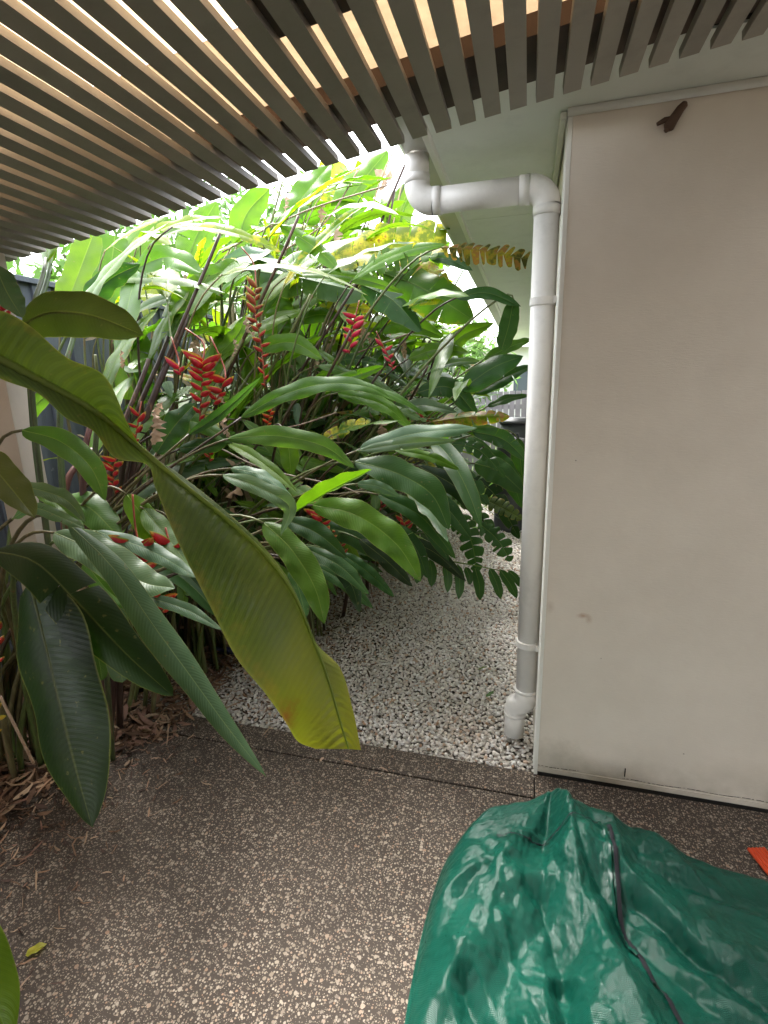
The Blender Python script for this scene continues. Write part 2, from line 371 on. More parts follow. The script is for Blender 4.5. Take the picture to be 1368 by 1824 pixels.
# ================================================================== SETTING
def struct(mb, name, mat, **k): return tag(build(mb, name, mat, **k), kind='structure')
m = MB(); m.add([(-120,-120,-.06),(120,-120,-.06),(120,160,-.06),(-120,160,-.06)], [(0,1,2,3)]); struct(m, 'ground', M['soil'])
m = MB(); m.box((-1.93,-6,-.12), (5,1.767,0)); m.box((.0905,1.7672,-.12), (5,1.905,0)); struct(m, 'patio', M['concrete'])
m = MB(); m.box((-1.93,1.7755,-.12), (.086,1.915,.001)); struct(m, 'patio_edge_strip', M['concrete'], bevel=.004)
m = MB(); m.add([(-2.9,1.915,-.024),(.1,1.915,-.024),(.1,7.0,-.024),(-2.9,7.0,-.024)], [(0,1,2,3)]); struct(m, 'gravel_bed', M['gravel_base'])

def points_mesh(name, mat, V, Fc, C, kind='stuff', smooth=False):
    me = bpy.data.meshes.new(name); nv = len(V); nf = len(Fc); k = Fc.shape[1]
    me.vertices.add(nv); me.vertices.foreach_set('co', V.astype(np.float32).ravel())
    me.loops.add(nf*k); me.loops.foreach_set('vertex_index', Fc.astype(np.int32).ravel())
    me.polygons.add(nf); me.polygons.foreach_set('loop_start', np.arange(nf, dtype=np.int32)*k)
    if smooth: me.polygons.foreach_set('use_smooth', np.ones(nf, bool))
    a = me.attributes.new('tint', 'FLOAT_COLOR', 'POINT'); a.data.foreach_set('color', C.astype(np.float32).ravel())
    me.materials.append(mat); me.update(calc_edges=True); me.validate()
    o = bpy.data.objects.new(name, me); col.objects.link(o)
    if kind: o['kind'] = kind
    return o

import bmesh
def ico(sub_):
    b = bmesh.new(); bmesh.ops.create_icosphere(b, subdivisions=sub_, radius=1)
    V = np.array([v.co[:] for v in b.verts]); Fc = np.array([[v.index for v in f.verts] for f in b.faces]); b.free(); return V, Fc
rng = np.random.default_rng(5)
def stones(P, size, sub_):
    V0, F0 = ico(sub_); n = len(P); nv = len(V0)
    q = rng.normal(size=(n, 4)); q /= np.linalg.norm(q, axis=1)[:, None]; a, b, c, d = q.T
    Rm = np.stack([np.stack([1-2*(c*c+d*d), 2*(b*c-a*d), 2*(b*d+a*c)], -1), np.stack([2*(b*c+a*d), 1-2*(b*b+d*d), 2*(c*d-a*b)], -1), np.stack([2*(b*d-a*c), 2*(c*d+a*b), 1-2*(b*b+c*c)], -1)], 1)
    S = size[:, None]*np.stack([rng.uniform(.95, 1.45, n), rng.uniform(.75, 1.0, n), rng.uniform(.5, .8, n)], -1)
    lump = 1+rng.uniform(-.13, .13, (n, nv))
    W = np.einsum('nij,nvj->nvi', Rm, V0[None]*lump[..., None]*S[:, None])
    W[..., 2] *= .8; W += P[:, None]
    Fc = (F0[None]+(np.arange(n)*nv)[:, None, None]).reshape(-1, 3)
    pal = np.array([[.86,.83,.79],[.79,.75,.70],[.72,.66,.59],[.90,.89,.87],[.66,.64,.62],[.62,.47,.36],[.45,.29,.19],[.30,.26,.23]])
    k = rng.choice(len(pal), n, p=[.29,.23,.13,.18,.08,.06,.015,.015])
    C = pal[k]*rng.uniform(.85, 1.1, (n, 1)); C = np.minimum(C, .90)
    # stones under the planting carry brown dirt; an iron-stained patch near the pipe foot
    dirt = np.clip((-P[:, 0]-.95-.12*(P[:, 1]-2))/.8, 0, 1)*rng.uniform(.3, 1, n)
    C = C*(1-.45*dirt[:, None])+np.array([.12,.09,.07])*.45*dirt[:, None]
    fe = np.exp(-(((P[:, 0]+.22)/.13)**2+((P[:, 1]-2.13)/.16)**2))*rng.uniform(0, 1, n)
    C = C*(1-.55*fe[:, None])+np.array([.55,.36,.22])*.55*fe[:, None]
    C4 = np.concatenate([np.repeat(C, nv, 0), np.ones((n*nv, 1))], 1)
    return W.reshape(-1, 3), Fc, C4
def grid(x0, x1, y0, y1, s):
    X, Y = np.meshgrid(np.arange(x0, x1, s), np.arange(y0, y1, s)); P = np.stack([X.ravel(), Y.ravel(), np.zeros(X.size)], -1)
    P[:, :2] += rng.uniform(-.5, .5, (len(P), 2))*s; return P
P1 = grid(-1.95, .075, 1.928, 3.5, .0178); P1 = P1[(P1[:, 1] > 1.926)]
P1[:, 2] = -.012+rng.uniform(-.006, .012, len(P1))+.006*np.sin(P1[:, 0]*5+P1[:, 1]*3)
P1[:, 2] -= .006*np.clip(1-(P1[:, 1]-1.92)/.06, 0, 1)
V, Fc, C4 = stones(P1, rng.uniform(.0068, .0118, len(P1)), 1); 
if True:
    V0, F0 = ico(1)
P2 = grid(-2.0, .08, 3.5, 6.9, .023); P2[:, 2] = -.01+rng.uniform(-.006, .012, len(P2))
Vb, Fb, Cb = stones(P2, rng.uniform(.011, .015, len(P2)), 1)
go = points_mesh('gravel', M['stone'], np.concatenate([V, Vb]), np.concatenate([Fc, Fb+len(V)]), np.concatenate([C4, Cb]), smooth=True)
tag(go, 'white marble pebbles filling the side passage beyond the concrete edge', 'gravel')

# lawn beyond the gravel
m = MB(); m.add([(-6,7,-.03),(4,7,-.03),(4,14,-.03),(-6,14,-.03)], [(0,1,2,3)])
t = NT('lawn_soil'); p = t.pos(); struct(m, 'lawn', t.done(t.bsdf(t.mix(t.noise(20, 5, p), (.07,.12,.03), (.16,.22,.07)), .9, .1)))
n = 9000; gx = rng.uniform(-2.4, .1, n); gy = rng.uniform(6.6, 9.0, n); hgt = rng.uniform(.03, .10, n); an = rng.uniform(0, 6.28, n)
B = np.stack([gx, gy, np.full(n, -.03)], -1); D = np.stack([np.cos(an), np.sin(an), 0*an], -1)*.006; T = B+np.stack([rng.normal(0, .02, n), rng.normal(0, .02, n), hgt], -1)
V = np.stack([B-D, B+D, T], 1).reshape(-1, 3); Fc = np.arange(n*3).reshape(-1, 3)
C = np.stack([rng.uniform(.12, .26, n), rng.uniform(.24, .38, n), rng.uniform(.03, .09, n), np.ones(n)], -1)
tag(points_mesh('grass', M['grass'], V, Fc, np.repeat(C, 3, 0)), 'bright green grass at the far end of the passage', 'grass')

# ------------------------------------------------------------------ HOUSE
house = thing('house', (.6, 2.5, 0), 'beige rendered house corner with white eave soffit along the gravel passage', 'house')
WX, WY, SZ = .089, 1.909, 2.407
m = MB(); m.box((WX+.012, WY, .040), (4.5, WY+.09, SZ-.001)); build(m, 'wall', M['wall'], house)
m = MB(); m.box((WX+.012, WY-.0025, .016), (4.5, WY+.09, .0385)); build(m, 'base_board', M['wall'], house, bevel=.001)
m = MB(); m.box((WX+.016, WY+.006, -.05), (4.5, WY+.088, .0155)); build(m, 'base_gap', M['dark'], house)
m = MB(); m.box((.431, WY-.0035, .058), (.4345, WY-.0005, .096)); build(m, 'weep_slot', M['dark'], house)
# a hairline crack above the base board
m = MB(); cx = .10
while cx < .93:
    if not (.27 < cx < .42): m.box((cx, WY-.0012, .0455+.002*math.sin(cx*31)+R_.uniform(-.0008, .0008)), (cx+R_.uniform(.006, .02), WY-.0006, .0472+.002*math.sin(cx*31)))
    cx += .0155
build(m, 'wall_crack', M['dark'], house)
m = MB(); m.box((WX, WY+.093, -.05), (WX+.1, 11, SZ-.001)); build(m, 'side_wall', M['wall'], house)
m = MB(); m.box((WX-.003, WY-.0035, 0), (WX+.0115, WY+.03, SZ-.002)); m.box((WX-.005, WY+.031, 0), (WX+.01, WY+.0925, SZ-.002)); build(m, 'corner_trim', M['trim'], house, bevel=.0015)
ys = [1.615]+[1.615+.3+i*1.2 for i in range(0, 9)]; ys = [1.62, 2.9, 4.1, 4.65, 5.82, 7.2, 8.75, 11.1]
for a, b in zip(ys, ys[1:]):
    m = MB(); m.box((-.345, a+.002, SZ), (4.5 if a < 1.7 else 1.0, b-.002, SZ+.006)); build(m, 'soffit_panel', M['soffit'], house)
m = MB(); m.box((-.34, 1.62, SZ+.008), (4.5, 11.1, SZ+.02)); build(m, 'soffit_backing', M['dark'], house)
m = MB()
m.tube([(WX-.005, WY-.012, SZ-.011), (4.5, WY-.012, SZ-.011)], .0115, 10); build(m, 'wall_bead', M['trim'], house, smooth=True)
m = MB(); m.box((WX-.026, WY+.0, SZ-.022), (WX-.0055, 11, SZ-.001)); build(m, 'side_bead', M['trim'], house, bevel=.005)
m = MB(); m.box((-.368, 1.55, SZ-.022), (-.3455, 11.1, SZ+.16)); build(m, 'fascia', M['trim'], house, bevel=.002)
m = MB(); gx0, gx1, gz = -.485, -.3695, SZ+.012
prof = [(gx1, gz+.11), (gx1, gz+.008), (gx1-.012, gz), (gx0+.02, gz), (gx0, gz+.02), (gx0-.006, gz+.075), (gx0+.002, gz+.095), (gx0+.012, gz+.095)]
vs = [(a, y, b) for y in (1.5, 11.1) for a, b in prof]; k = len(prof)
m.add(vs, [(i, i+1, i+1+k, i+k) for i in range(k-1)]+[tuple(range(k))]); build(m, 'gutter', M['gutter'], house)
m = MB(); m.add([(-.47,1.5,SZ+.17),(4.6,1.5,SZ+.17),(4.6,11.2,SZ+1.9),(-.47,11.2,SZ+.17)], [(0,1,2,3)])
m.add([(-.47,1.5,SZ+.165),(4.6,1.5,SZ+.165),(4.6,11.2,SZ+.165),(-.47,11.2,SZ+.165)], [(0,3,2,1)]); build(m, 'roof', M['roof'], house)

# ------------------------------------------------------------------ DOWNPIPE
PY, PX, PR = 2.10, .040, .0445
dp = thing('downpipe', (PX, PY, 0), 'off white round downpipe with elbows running down beside the house corner', 'downpipe')
def arc(c, a, b, r, n=8):      # quarter bend about centre c from direction a to direction b
    return [Vector(c)+Vector(a)*r*math.cos(t)+Vector(b)*r*math.sin(t) for t in [math.pi/2*i/n for i in range(n+1)]]
ZH = 2.262; OX = -.428; er = .062
X_, Z_ = (1,0,0), (0,0,1); nX, nZ = (-1,0,0), (0,0,-1)
m = MB(); m.tube([(OX, PY, SZ+.02), (OX, PY, ZH+er)], PR, 28); build(m, 'outlet_pipe', M['pvc'], dp, smooth=True)
m = MB(); m.tube(arc((OX+er, PY, ZH+er), nX, nZ, er), PR+.003, 28, caps=False); m.tube([(OX, PY, ZH+er), (OX, PY, ZH+er+.028)], PR+.0035, 28); m.tube([(OX+er, PY, ZH), (OX+er+.03, PY, ZH)], PR+.0035, 28)
build(m, 'elbow', M['pvc'], dp, smooth=True)
m = MB(); m.tube([(OX+er, PY, ZH), (PX-er, PY, ZH)], PR, 28); build(m, 'pipe_section', M['pvc'], dp, smooth=True)
m = MB(); m.tube(arc((PX-er, PY, ZH-er), Z_, X_, er), PR+.003, 28, caps=False); m.tube([(PX-er-.035, PY, ZH), (PX-er, PY, ZH)], PR+.0035, 28); m.tube([(PX, PY, ZH-er), (PX, PY, ZH-er-.03)], PR+.0035, 28)
build(m, 'elbow', M['pvc'], dp, smooth=True)
zb = .245
m = MB(); m.tube([(PX, PY, ZH-er), (PX+.004, PY, zb)], PR, 28); build(m, 'pipe_section', M['pvc'], dp, smooth=True)
for zc in (1.885, .50):
    m = MB(); m.tube([(PX+.002, PY, zc-.016), (PX+.002, PY, zc-.013), (PX+.002, PY, zc+.013), (PX+.002, PY, zc+.016)], [PR+.001, PR+.0045, PR+.0045, PR+.001], 28)
    m.box((PX+.035, PY-.05, zc-.012), (WX-.004, PY-.03, zc+.012)); build(m, 'pipe_clip', M['pvc'], dp, smooth=False)
q0 = Vector((PX+.004, PY, zb)); q1 = q0+Vector((0, 0, -.028)); q2 = q1+Vector((-.042, .032, -.052)); q3 = q2+Vector((-.004, .004, -.15))
m = MB(); m.tube([q0+Vector((0,0,.03)), q0, q1, q1+Vector((-.006,.004,-.012)), q2, q2+Vector((-.001,.001,-.02)), q2+Vector((-.002,.002,-.045))], PR+.0035, 28); 
m.tube([q0+Vector((0,0,.034)), q0+Vector((0,0,.022))], PR+.006, 28); m.tube([q2+Vector((-.001,.001,-.03)), q2+Vector((-.001,.001,-.047))], PR+.006, 28)
build(m, 'offset_bend', M['pvc'], dp, smooth=True)
m = MB(); m.tube([q2, q3], PR, 28); build(m, 'pipe_foot', M['pvc'], dp, smooth=True)

# ------------------------------------------------------------------ PERGOLA
S0, S1 = 2.30, .125
def pz(x): return S0+S1*x
per = thing('pergola', (-1.75, 1.3, 0), 'slatted pergola of close dark battens under a tan roof sheet with a beige post', 'pergola')
pitch, bw, bh = .0652, .0425, .019
xs0 = -.028+.0275-bw/2+.0005     # one batten centre
i0 = -46; proto = None
for i in range(i0, 26):
    xc = -.0535+.0008+i*pitch
    if proto is None:
        m = MB(); m.box((-bw/2, -2.3, 0), (bw/2, 0, bh)); pm = m.mesh('batten', M['batten'])
    o = bpy.data.objects.new('batten', pm); col.objects.link(o); o.parent = per; proto = o
    o.location = Vector((xc, 1.588+R_.uniform(-.003, .003), pz(xc)+R_.uniform(-.0006, .0006)))-per.location; o.rotation_euler = (R_.uniform(-.0006, .0006), -math.atan(S1), R_.uniform(-.0006, .0006))
def slab(m, x0, x1, y0, y1, dz0, dz1):
    m.add([(x, y, pz(x)+dz) for dz in (dz0, dz1) for x, y in ((x0,y0),(x1,y0),(x1,y1),(x0,y1))], [(0,3,2,1),(4,5,6,7),(0,1,5,4),(1,2,6,5),(2,3,7,6),(3,0,4,7)])
bx0, bx1 = -3.05, 1.6
m = MB(); slab(m, bx0, bx1, 1.345, 1.405, bh+.001, .062); build(m, 'rim_beam', M['beam'], per)
m = MB(); slab(m, -.52, bx1, .955, 1.09, bh+.001, .062); build(m, 'cross_beam', M['beam'], per)
m = MB(); slab(m, bx0, bx1, -.4, -.35, bh+.001, .062); build(m, 'cross_beam', M['beam'], per)
m = MB(); slab(m, bx0, -.36, 1.412, 1.584, .064, .072); slab(m, -.359, bx1, 1.412, 1.618, .064, .072); build(m, 'eave_shade_panel', M['beam'], per)  # dark panel standing in for the shaded underside of the eave
m = MB(); slab(m, bx0, bx1, 1.092, 1.41, .0635, .0665); build(m, 'roof_sheet', M['sheet'], per)
m = MB(); slab(m, -.52, bx1, -.9, 1.09, .0635, .0665); build(m, 'roof_sheet', M['sheet'], per)
m = MB(); slab(m, bx0, -.522, -.9, 1.088, .0645, .0665); build(m, 'roof_sheet', M['clear'], per)
m = MB(); m.box((-3.05, -5.5, 2.62), (5, .25, 2.66)); build(m, 'light_block_roof', M['soffit'], house)  # unseen opaque roof, added to keep light off the patio
m = MB(); m.box((-1.3, -4.1, 0), (4.2, -4.0, 2.615)); m.box((4.1, -3.998, 0), (4.2, 1.905, 2.615)); build(m, 'light_block_wall', M['wall'], house)  # unseen walls, added to cut the light from behind and the right
# post standing in the garden edge
pe = on_z(150, 1388, 0)
pxr = pe.x; m = MB(); m.box((pxr-.125, pe.y, 0), (pxr, pe.y+.09, pz(pxr)-.001)); o = build(m, 'post', M['post'], per, bevel=.003); o['label'] = 'light beige square post at the garden edge'

# ------------------------------------------------------------------ mud nest, slot details
mn = thing('mud_nest', (.388, WY-.01, 2.33), 'small brown mud nest stuck high on the beige wall under the soffit', 'nest')
m = MB()
a = Vector((.375, WY-.012, 2.325)); m.tube([a+Vector((-.012,0,-.016)), a+Vector((-.006,0,-.008)), a+Vector((.006,0,.012)), a+Vector((.022,0,.036)), a+Vector((.032,0,.046)), a+Vector((.035,0,.05))], [.006,.016,.014,.012,.010,.004], 10)
m.tube([a+Vector((.004,0,.012)), a+Vector((-.018,0,.012)), a+Vector((-.038,0,.004))], [.009,.008,.005], 8)
for k_ in range(14):
    q = a+Vector((R_.uniform(-.012, .026), R_.uniform(-.006, 0), 0)); q.z = a.z-.012+(q.x-a.x+.012)*1.35+R_.uniform(-.006, .006)
    m.tube([q+Vector((0, 0, -.006)), q, q+Vector((.002, 0, .006))], [.003, R_.uniform(.006, .010), .003], 7)
build(m, 'mud_lump', M['mud'], mn, smooth=True)

# ------------------------------------------------------------------ FENCES
FX = -2.6; FZ = 2.21
sf = thing('board_fence', (FX, 1, 0), 'tall slate grey vertical board fence along the left side behind the heliconias', 'fence')
yy = -.6; k = 0
while yy < 9.2:
    m = MB(); wdt = .098; dx = .0 if k % 2 else .018
    m.box((FX-.02-dx, yy, 0), (FX-dx, yy+wdt+.018, FZ-.03+R_.uniform(-.003, .003))); build(m, 'board', M['fence'], sf, bevel=.0015); yy += wdt+.004; k += 1
m = MB(); m.box((FX-.055, -.6, FZ-.029), (FX+.02, 9.2, FZ)); build(m, 'cap_rail', M['fence'], sf, bevel=.003)
bf_ = thing('paling_fence', (-.5, 9.2, 0), 'weathered pale grey paling fence closing the far end of the passage', 'fence')
xx = -2.5
while xx < 2.2:
    m = MB(); m.box((xx, 9.2+R_.uniform(0, .008), -.03), (xx+.088, 9.222, 1.45+R_.uniform(-.012, .012))); build(m, 'paling', M['paling'], bf_); xx += .1
m = MB(); m.box((-2.5, 9.224, 1.15), (2.2, 9.26, 1.23)); m.box((-2.5, 9.224, .3), (2.2, 9.26, .38)); build(m, 'rail', M['paling'], bf_)

# neighbour's house beyond
nh = thing('neighbour_house', (1.5, 15, 0), 'white neighbouring house just visible over the far paling fence', 'house')
m = MB(); m.box((-1.2,15,-.05), (7,20,2.6)); build(m, 'wall', M['whitewall'], nh)
for x0 in (-.45, 1.5):
    m = MB(); m.box((x0,14.95,1.1), (x0+.9,14.99,2.0)); f = build(m, 'window', M['trim'], nh)
    m = MB(); m.box((x0+.06,14.93,1.16), (x0+.84,14.948,1.94)); g_ = build(m, 'pane', M['glass'], None); g_.parent = f
m = MB(); m.add([(-1.6,14.5,2.5),(7.4,14.5,2.5),(7.4,17.5,3.7),(-1.6,17.5,3.7),(7.4,20.5,2.5),(-1.6,20.5,2.5)], [(0,1,2,3),(3,2,4,5),(0,3,5),(1,4,2)]); build(m, 'roof', M['whitewall'], nh)

# ------------------------------------------------------------------ BIN
bn = thing('compost_bin', (-.137, 5.75, 0), 'charcoal plastic barrel bin with lid standing on gravel beside the far house wall', 'bin')
def lathe(m, c, prof, n=36, mi=0):
    vs = []; fs = []
    for z, r in prof:
        for k in range(n): q = 2*math.pi*k/n; vs.append((c[0]+r*math.cos(q), c[1]+r*math.sin(q), c[2]+z))
    for i in range(len(prof)-1):
        for k in range(n): k2 = (k+1) % n; fs.append((i*n+k, i*n+k2, (i+1)*n+k2, (i+1)*n+k))
    fs.append(tuple(range(n-1, -1, -1))); fs.append(tuple((len(prof)-1)*n+k for k in range(n))); m.add(vs, fs, mi=mi)
bc = (-.137, 5.75, 0)
m = MB(); lathe(m, bc, [(-.01,.185),(.02,.19),(.03,.182),(.40,.178),(.41,.172),(.42,.178),(.78,.172),(.79,.166),(.80,.172),(.93,.162),(.96,.15)]); build(m, 'body', M['bin'], bn, smooth=True)
m = MB(); lathe(m, bc, [(.962,.155),(.975,.158),(1.0,.14),(1.015,.07)]); build(m, 'lid', M['bin'], bn, smooth=True)
m = MB(); m.tube([(bc[0]-.06,bc[1]-.06,1.0),(bc[0]-.055,bc[1]-.06,1.06),(bc[0]+.055,bc[1]-.06,1.06),(bc[0]+.06,bc[1]-.06,1.0)], .012, 8); build(m, 'handle', M['bin'], bn, smooth=True)
b2 = thing('storage_tub', (.0, 6.4, 0), 'taller dark tub standing behind the charcoal barrel bin', 'tub')
m = MB(); lathe(m, (-.11,6.45,0), [(-.01,.17),(.03,.17),(1.12,.2)]); build(m, 'body', M['bin'], b2, smooth=True)
m = MB(); lathe(m, (-.11,6.45,0), [(1.121,.215),(1.15,.215),(1.16,.19),(1.18,.18)]); build(m, 'lid', M['bin'], b2, smooth=True)

# ------------------------------------------------------------------ SMALL THINGS ON THE GROUND
tw = thing('orange_strap', on_z(1390, 1580, 0), 'bright orange ribbed plastic piece poking out beside the green cover', 'plastic piece')
a = on_z(1334, 1512, .006); b = on_z(1395, 1588, .006); dd = (b-a).normalized(); pp = Vector((dd.y, -dd.x, 0))*-1
for k_ in range(5):
    m = MB(); o1 = pp*(.0125*k_); a2 = a+o1*1.0; m.tube([a2, a2+dd*.26], .0068, 8); build(m, 'rib', M['orange'], tw, smooth=True)
m = MB(); m.add([a+Vector((0,0,-.002)), a+dd*.26+Vector((0,0,-.002)), a+dd*.26+pp*.05+Vector((0,0,-.002)), a+pp*.05+Vector((0,0,-.002))], [(0,1,2,3)]); build(m, 'web', M['orange'], tw)
ty = thing('toy', on_z(385, 1158, .02), 'navy and red plastic toy lying on the gravel behind the big drooping leaf', 'toy')
a = on_z(352, 1156, .025); b = on_z(425, 1160, .025); m = MB(); m.tube([a, a.lerp(b,.5), b], [.02,.022,.02], 14); build(m, 'tube', M['navy'], ty, smooth=True)
for s_ in (-1, 1):
    d_ = (b-a).normalized(); nn = Vector((-d_.y, d_.x, 0)); m = MB(); q = a+nn*s_*.025+Vector((0,0,.012*(s_>0)))
    m.tube([q-d_*.006, q+d_*.02, q+d_*.07], [.012,.017,.006], 8); build(m, 'fin', M['redp'], ty, smooth=True)

# ================================================================== FOLIAGE
def crom(P, n):
    P = [Vector(p) for p in P]
    if len(P) == 2: P = [P[0], P[0].lerp(P[1], .5), P[1]]
    Q = [P[0]*2-P[1]]+P+[P[-1]*2-P[-2]]; seg = len(P)-1; out = []
    for i in range(n):
        t = i/(n-1)*seg; k = min(int(t), seg-1); t -= k; a, b, c, d = Q[k:k+4]
        out.append(.5*((2*b)+(c-a)*t+(2*a-5*b+4*c-d)*t*t+(3*b-a-3*c+d)*t**3))
    return out
def profile(s, kind):
    if kind == 'round': return max(0, 1-abs((s-.5)/.5)**3.2)**.5*(.75+.25*min(1, s/.3))
    if kind == 'cut': return min(1, (s/.12)**.5) if s < .9 else 1-.3*((s-.9)/.1)
    if kind == 'narrow': return max(0.0, math.sin(math.pi*min(1, s**.8)))**.7
    a = (1-(1-s/.34)**2)**.55 if s < .34 else math.cos(math.pi/2*((s-.34)/.66)**1.75)**.85 if s < 1 else 0
    return max(0, a)
def blade(pts, W, nrm, kind='lance', fold=.22, curl=.25, ruffle=.10, tears=0, gap=.25, seed=0, rows=22, cols=4, rib=True, twist=0):
    rr = random.Random(seed); N0 = 60; sp = crom(pts, N0+1)
    L = [0]
    for i in range(N0): L.append(L[-1]+(sp[i+1]-sp[i]).length)
    tot = L[-1]; frames = []
    nv = Vector(nrm) if not isinstance(nrm, list) else None
    for i in range(N0+1):
        t = (sp[min(i+1, N0)]-sp[max(i-1, 0)]).normalized()
        hint = nv if nv is not None else nrm[0].lerp(nrm[-1], i/N0)
        n_ = (hint-t*hint.dot(t)); n_ = n_.normalized() if n_.length > 1e-4 else t.orthogonal()
        if twist: n_ = Matrix.Rotation(twist*i/N0, 3, t) @ n_
        frames.append((t.cross(n_), n_))
    def fr(s):
        s = min(1, max(0, s))*N0; k = min(int(s), N0-1); f = s-k
        return sp[k].lerp(sp[k+1], f), frames[k][0].lerp(frames[k+1][0], f).normalized(), frames[k][1].lerp(frames[k+1][1], f).normalized()
    mb = MB(); f1, p1, p2 = rr.uniform(2.0, 4.5), rr.uniform(0, 6), rr.uniform(0, 6)
    for sg in (-1, 1):
        if tears:
            cuts = [0]+sorted([min(.97, max(.05, (k+rr.uniform(-.3, .3))/tears)) for k in range(1, tears)])+[1]
        else: cuts = [0, 1]
        for s0, s1 in zip(cuts, cuts[1:]):
            if s1-s0 < .01: continue
            nr = max(3, int(rows*(s1-s0))+2) if tears else rows
            dphi = rr.uniform(-.18, .12) if tears else 0; cent = (s0+s1)/2+.02
            g = gap*rr.uniform(.4, 1.3) if tears else 0
            short = rr.uniform(.8, 1.05) if tears > 4 else 1
            vs = []; uvs = []
            for i in range(nr):
                s = s0+(s1-s0)*i/(nr-1); hw = W/2*profile(s, kind)*short*(1+.05*math.sin(17*s+p2))
                if tears:
                    e = abs((s-(s0+s1)/2)/((s1-s0)/2)); hw *= 1-(.12 if tears > 4 else .02)*e**3
                for j in range(cols+1):
                    t = j/cols; se = s+(cent-s)*g*t+(.025*t if tears else .0)
                    p, sd_, n_ = fr(se); ph = fold+dphi*t
                    off = sd_*sg*hw*t*math.cos(ph)+n_*(hw*(t*math.sin(ph)-curl*t*t)+ruffle*W*.5*math.sin(2*math.pi*f1*s+p1*(sg+2))*t**1.6*profile(s, kind))
                    vs.append(p+off); uvs.append((sg*t, s*tot))
            c1 = cols+1; fs = []
            for i in range(nr-1):
                for j in range(cols):
                    q = (i*c1+j, i*c1+j+1, (i+1)*c1+j+1, (i+1)*c1+j)
                    fs.append(q if sg > 0 else q[::-1])
            mb.add(vs, fs, uvs)
    if rib:
        rp = [fr(i/14) for i in range(15)]; rr0 = max(.0022, min(.006, W*.028))
        b0 = len(mb.v); mb.tube([p-n_*rr0*.5 for p, _, n_ in rp], [rr0*(1-.8*i/14) for i in range(15)], 6, uv=(0, 0))
    return mb, tot

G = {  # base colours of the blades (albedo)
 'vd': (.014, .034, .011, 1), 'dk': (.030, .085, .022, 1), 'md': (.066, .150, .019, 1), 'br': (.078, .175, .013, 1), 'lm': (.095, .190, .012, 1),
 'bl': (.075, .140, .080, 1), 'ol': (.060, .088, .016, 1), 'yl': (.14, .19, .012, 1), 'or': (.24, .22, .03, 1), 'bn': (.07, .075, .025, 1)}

# the plants: clump bases in the garden bed, each labelled by what it shows
PL = [
 ('old broad heliconia arching in from the left with one huge yellowing blade across the view', (-2.05, .55)),
 ('heliconia at the foot of the beige post with long grey green blades over the concrete', (-2.12, 1.45)),
 ('heliconia clump just behind the beige post against the slate fence', (-2.2, 2.15)),
 ('heliconia with thick dark canes and a cluster of wide red flower bracts', (-1.85, 2.35)),
 ('heliconia carrying the longest hanging red and green flower spike', (-1.75, 3.0)),
 ('low spreading heliconia with glossy blades reaching over the near gravel', (-1.45, 2.75)),
 ('tall bright heliconia by the fence under the left pergola edge', (-2.3, 3.1)),
 ('tall heliconia with yellowing torn blades reaching towards the downpipe', (-1.7, 3.7)),
 ('backlit heliconia with pale stems under the middle of the pergola edge', (-2.25, 4.1)),
 ('heliconia with a small pink red flower spike below orange dying blades', (-1.7, 4.5)),
 ('low dark heliconia with torn fern like blades hanging over the gravel by the downpipe', (-1.25, 4.1)),
 ('heliconia reaching dark blades up under the far eave', (-1.25, 5.3)),
 ('farthest heliconia on the bed side of the charcoal bin', (-1.3, 6.4)),
 ('tall backlit heliconia at the rear of the bed against the fence', (-2.2, 5.4)),
 ('leafy mid green heliconia pressed against the slate fence behind the red flower cluster', (-2.35, 2.75)),
 ('leafy heliconia filling the fence side between the bright clump and the pale stemmed one', (-2.3, 3.6)),
]
plants = [thing('heliconia_plant', (b[0], b[1], 0), lab, 'heliconia', 'heliconia clumps along the garden bed') for lab, b in PL]
seed = [100]
def nearest(p):
    q = Vector(p); best = min(range(1, len(PL)), key=lambda i: (PL[i][1][0]-q.x)**2*.5+(PL[i][1][1]-q.y)**2)
    return best
def add_leaf(pi, pts, W, nrm, colr, mat='g', name='leaf', **k):
    seed[0] += 1
    mb, L = blade(pts, W, nrm, seed=seed[0], **k)
    o = build(mb, name, LM.get(mat) or M[mat], plants[pi], smooth=True)
    c = G[colr] if isinstance(colr, str) else colr; j = R_.uniform(.82, 1.2)
    o.color = (c[0]*j*R_.uniform(.9, 1.12), c[1]*j, c[2]*j*R_.uniform(.85, 1.15), 1); return o
def add_stalk(pi, pts, r, c=(.09, .14, .04, 1), name='stalk', n=8):
    mb = MB(); P = crom(pts, 20); rs = [r[0]+(r[1]-r[0])*i/19 for i in range(20)] if hasattr(r, '__len__') else r
    mb.tube(P, rs, n); o = build(mb, name, M['stalk'], plants[pi], smooth=True); o.color = c; return o

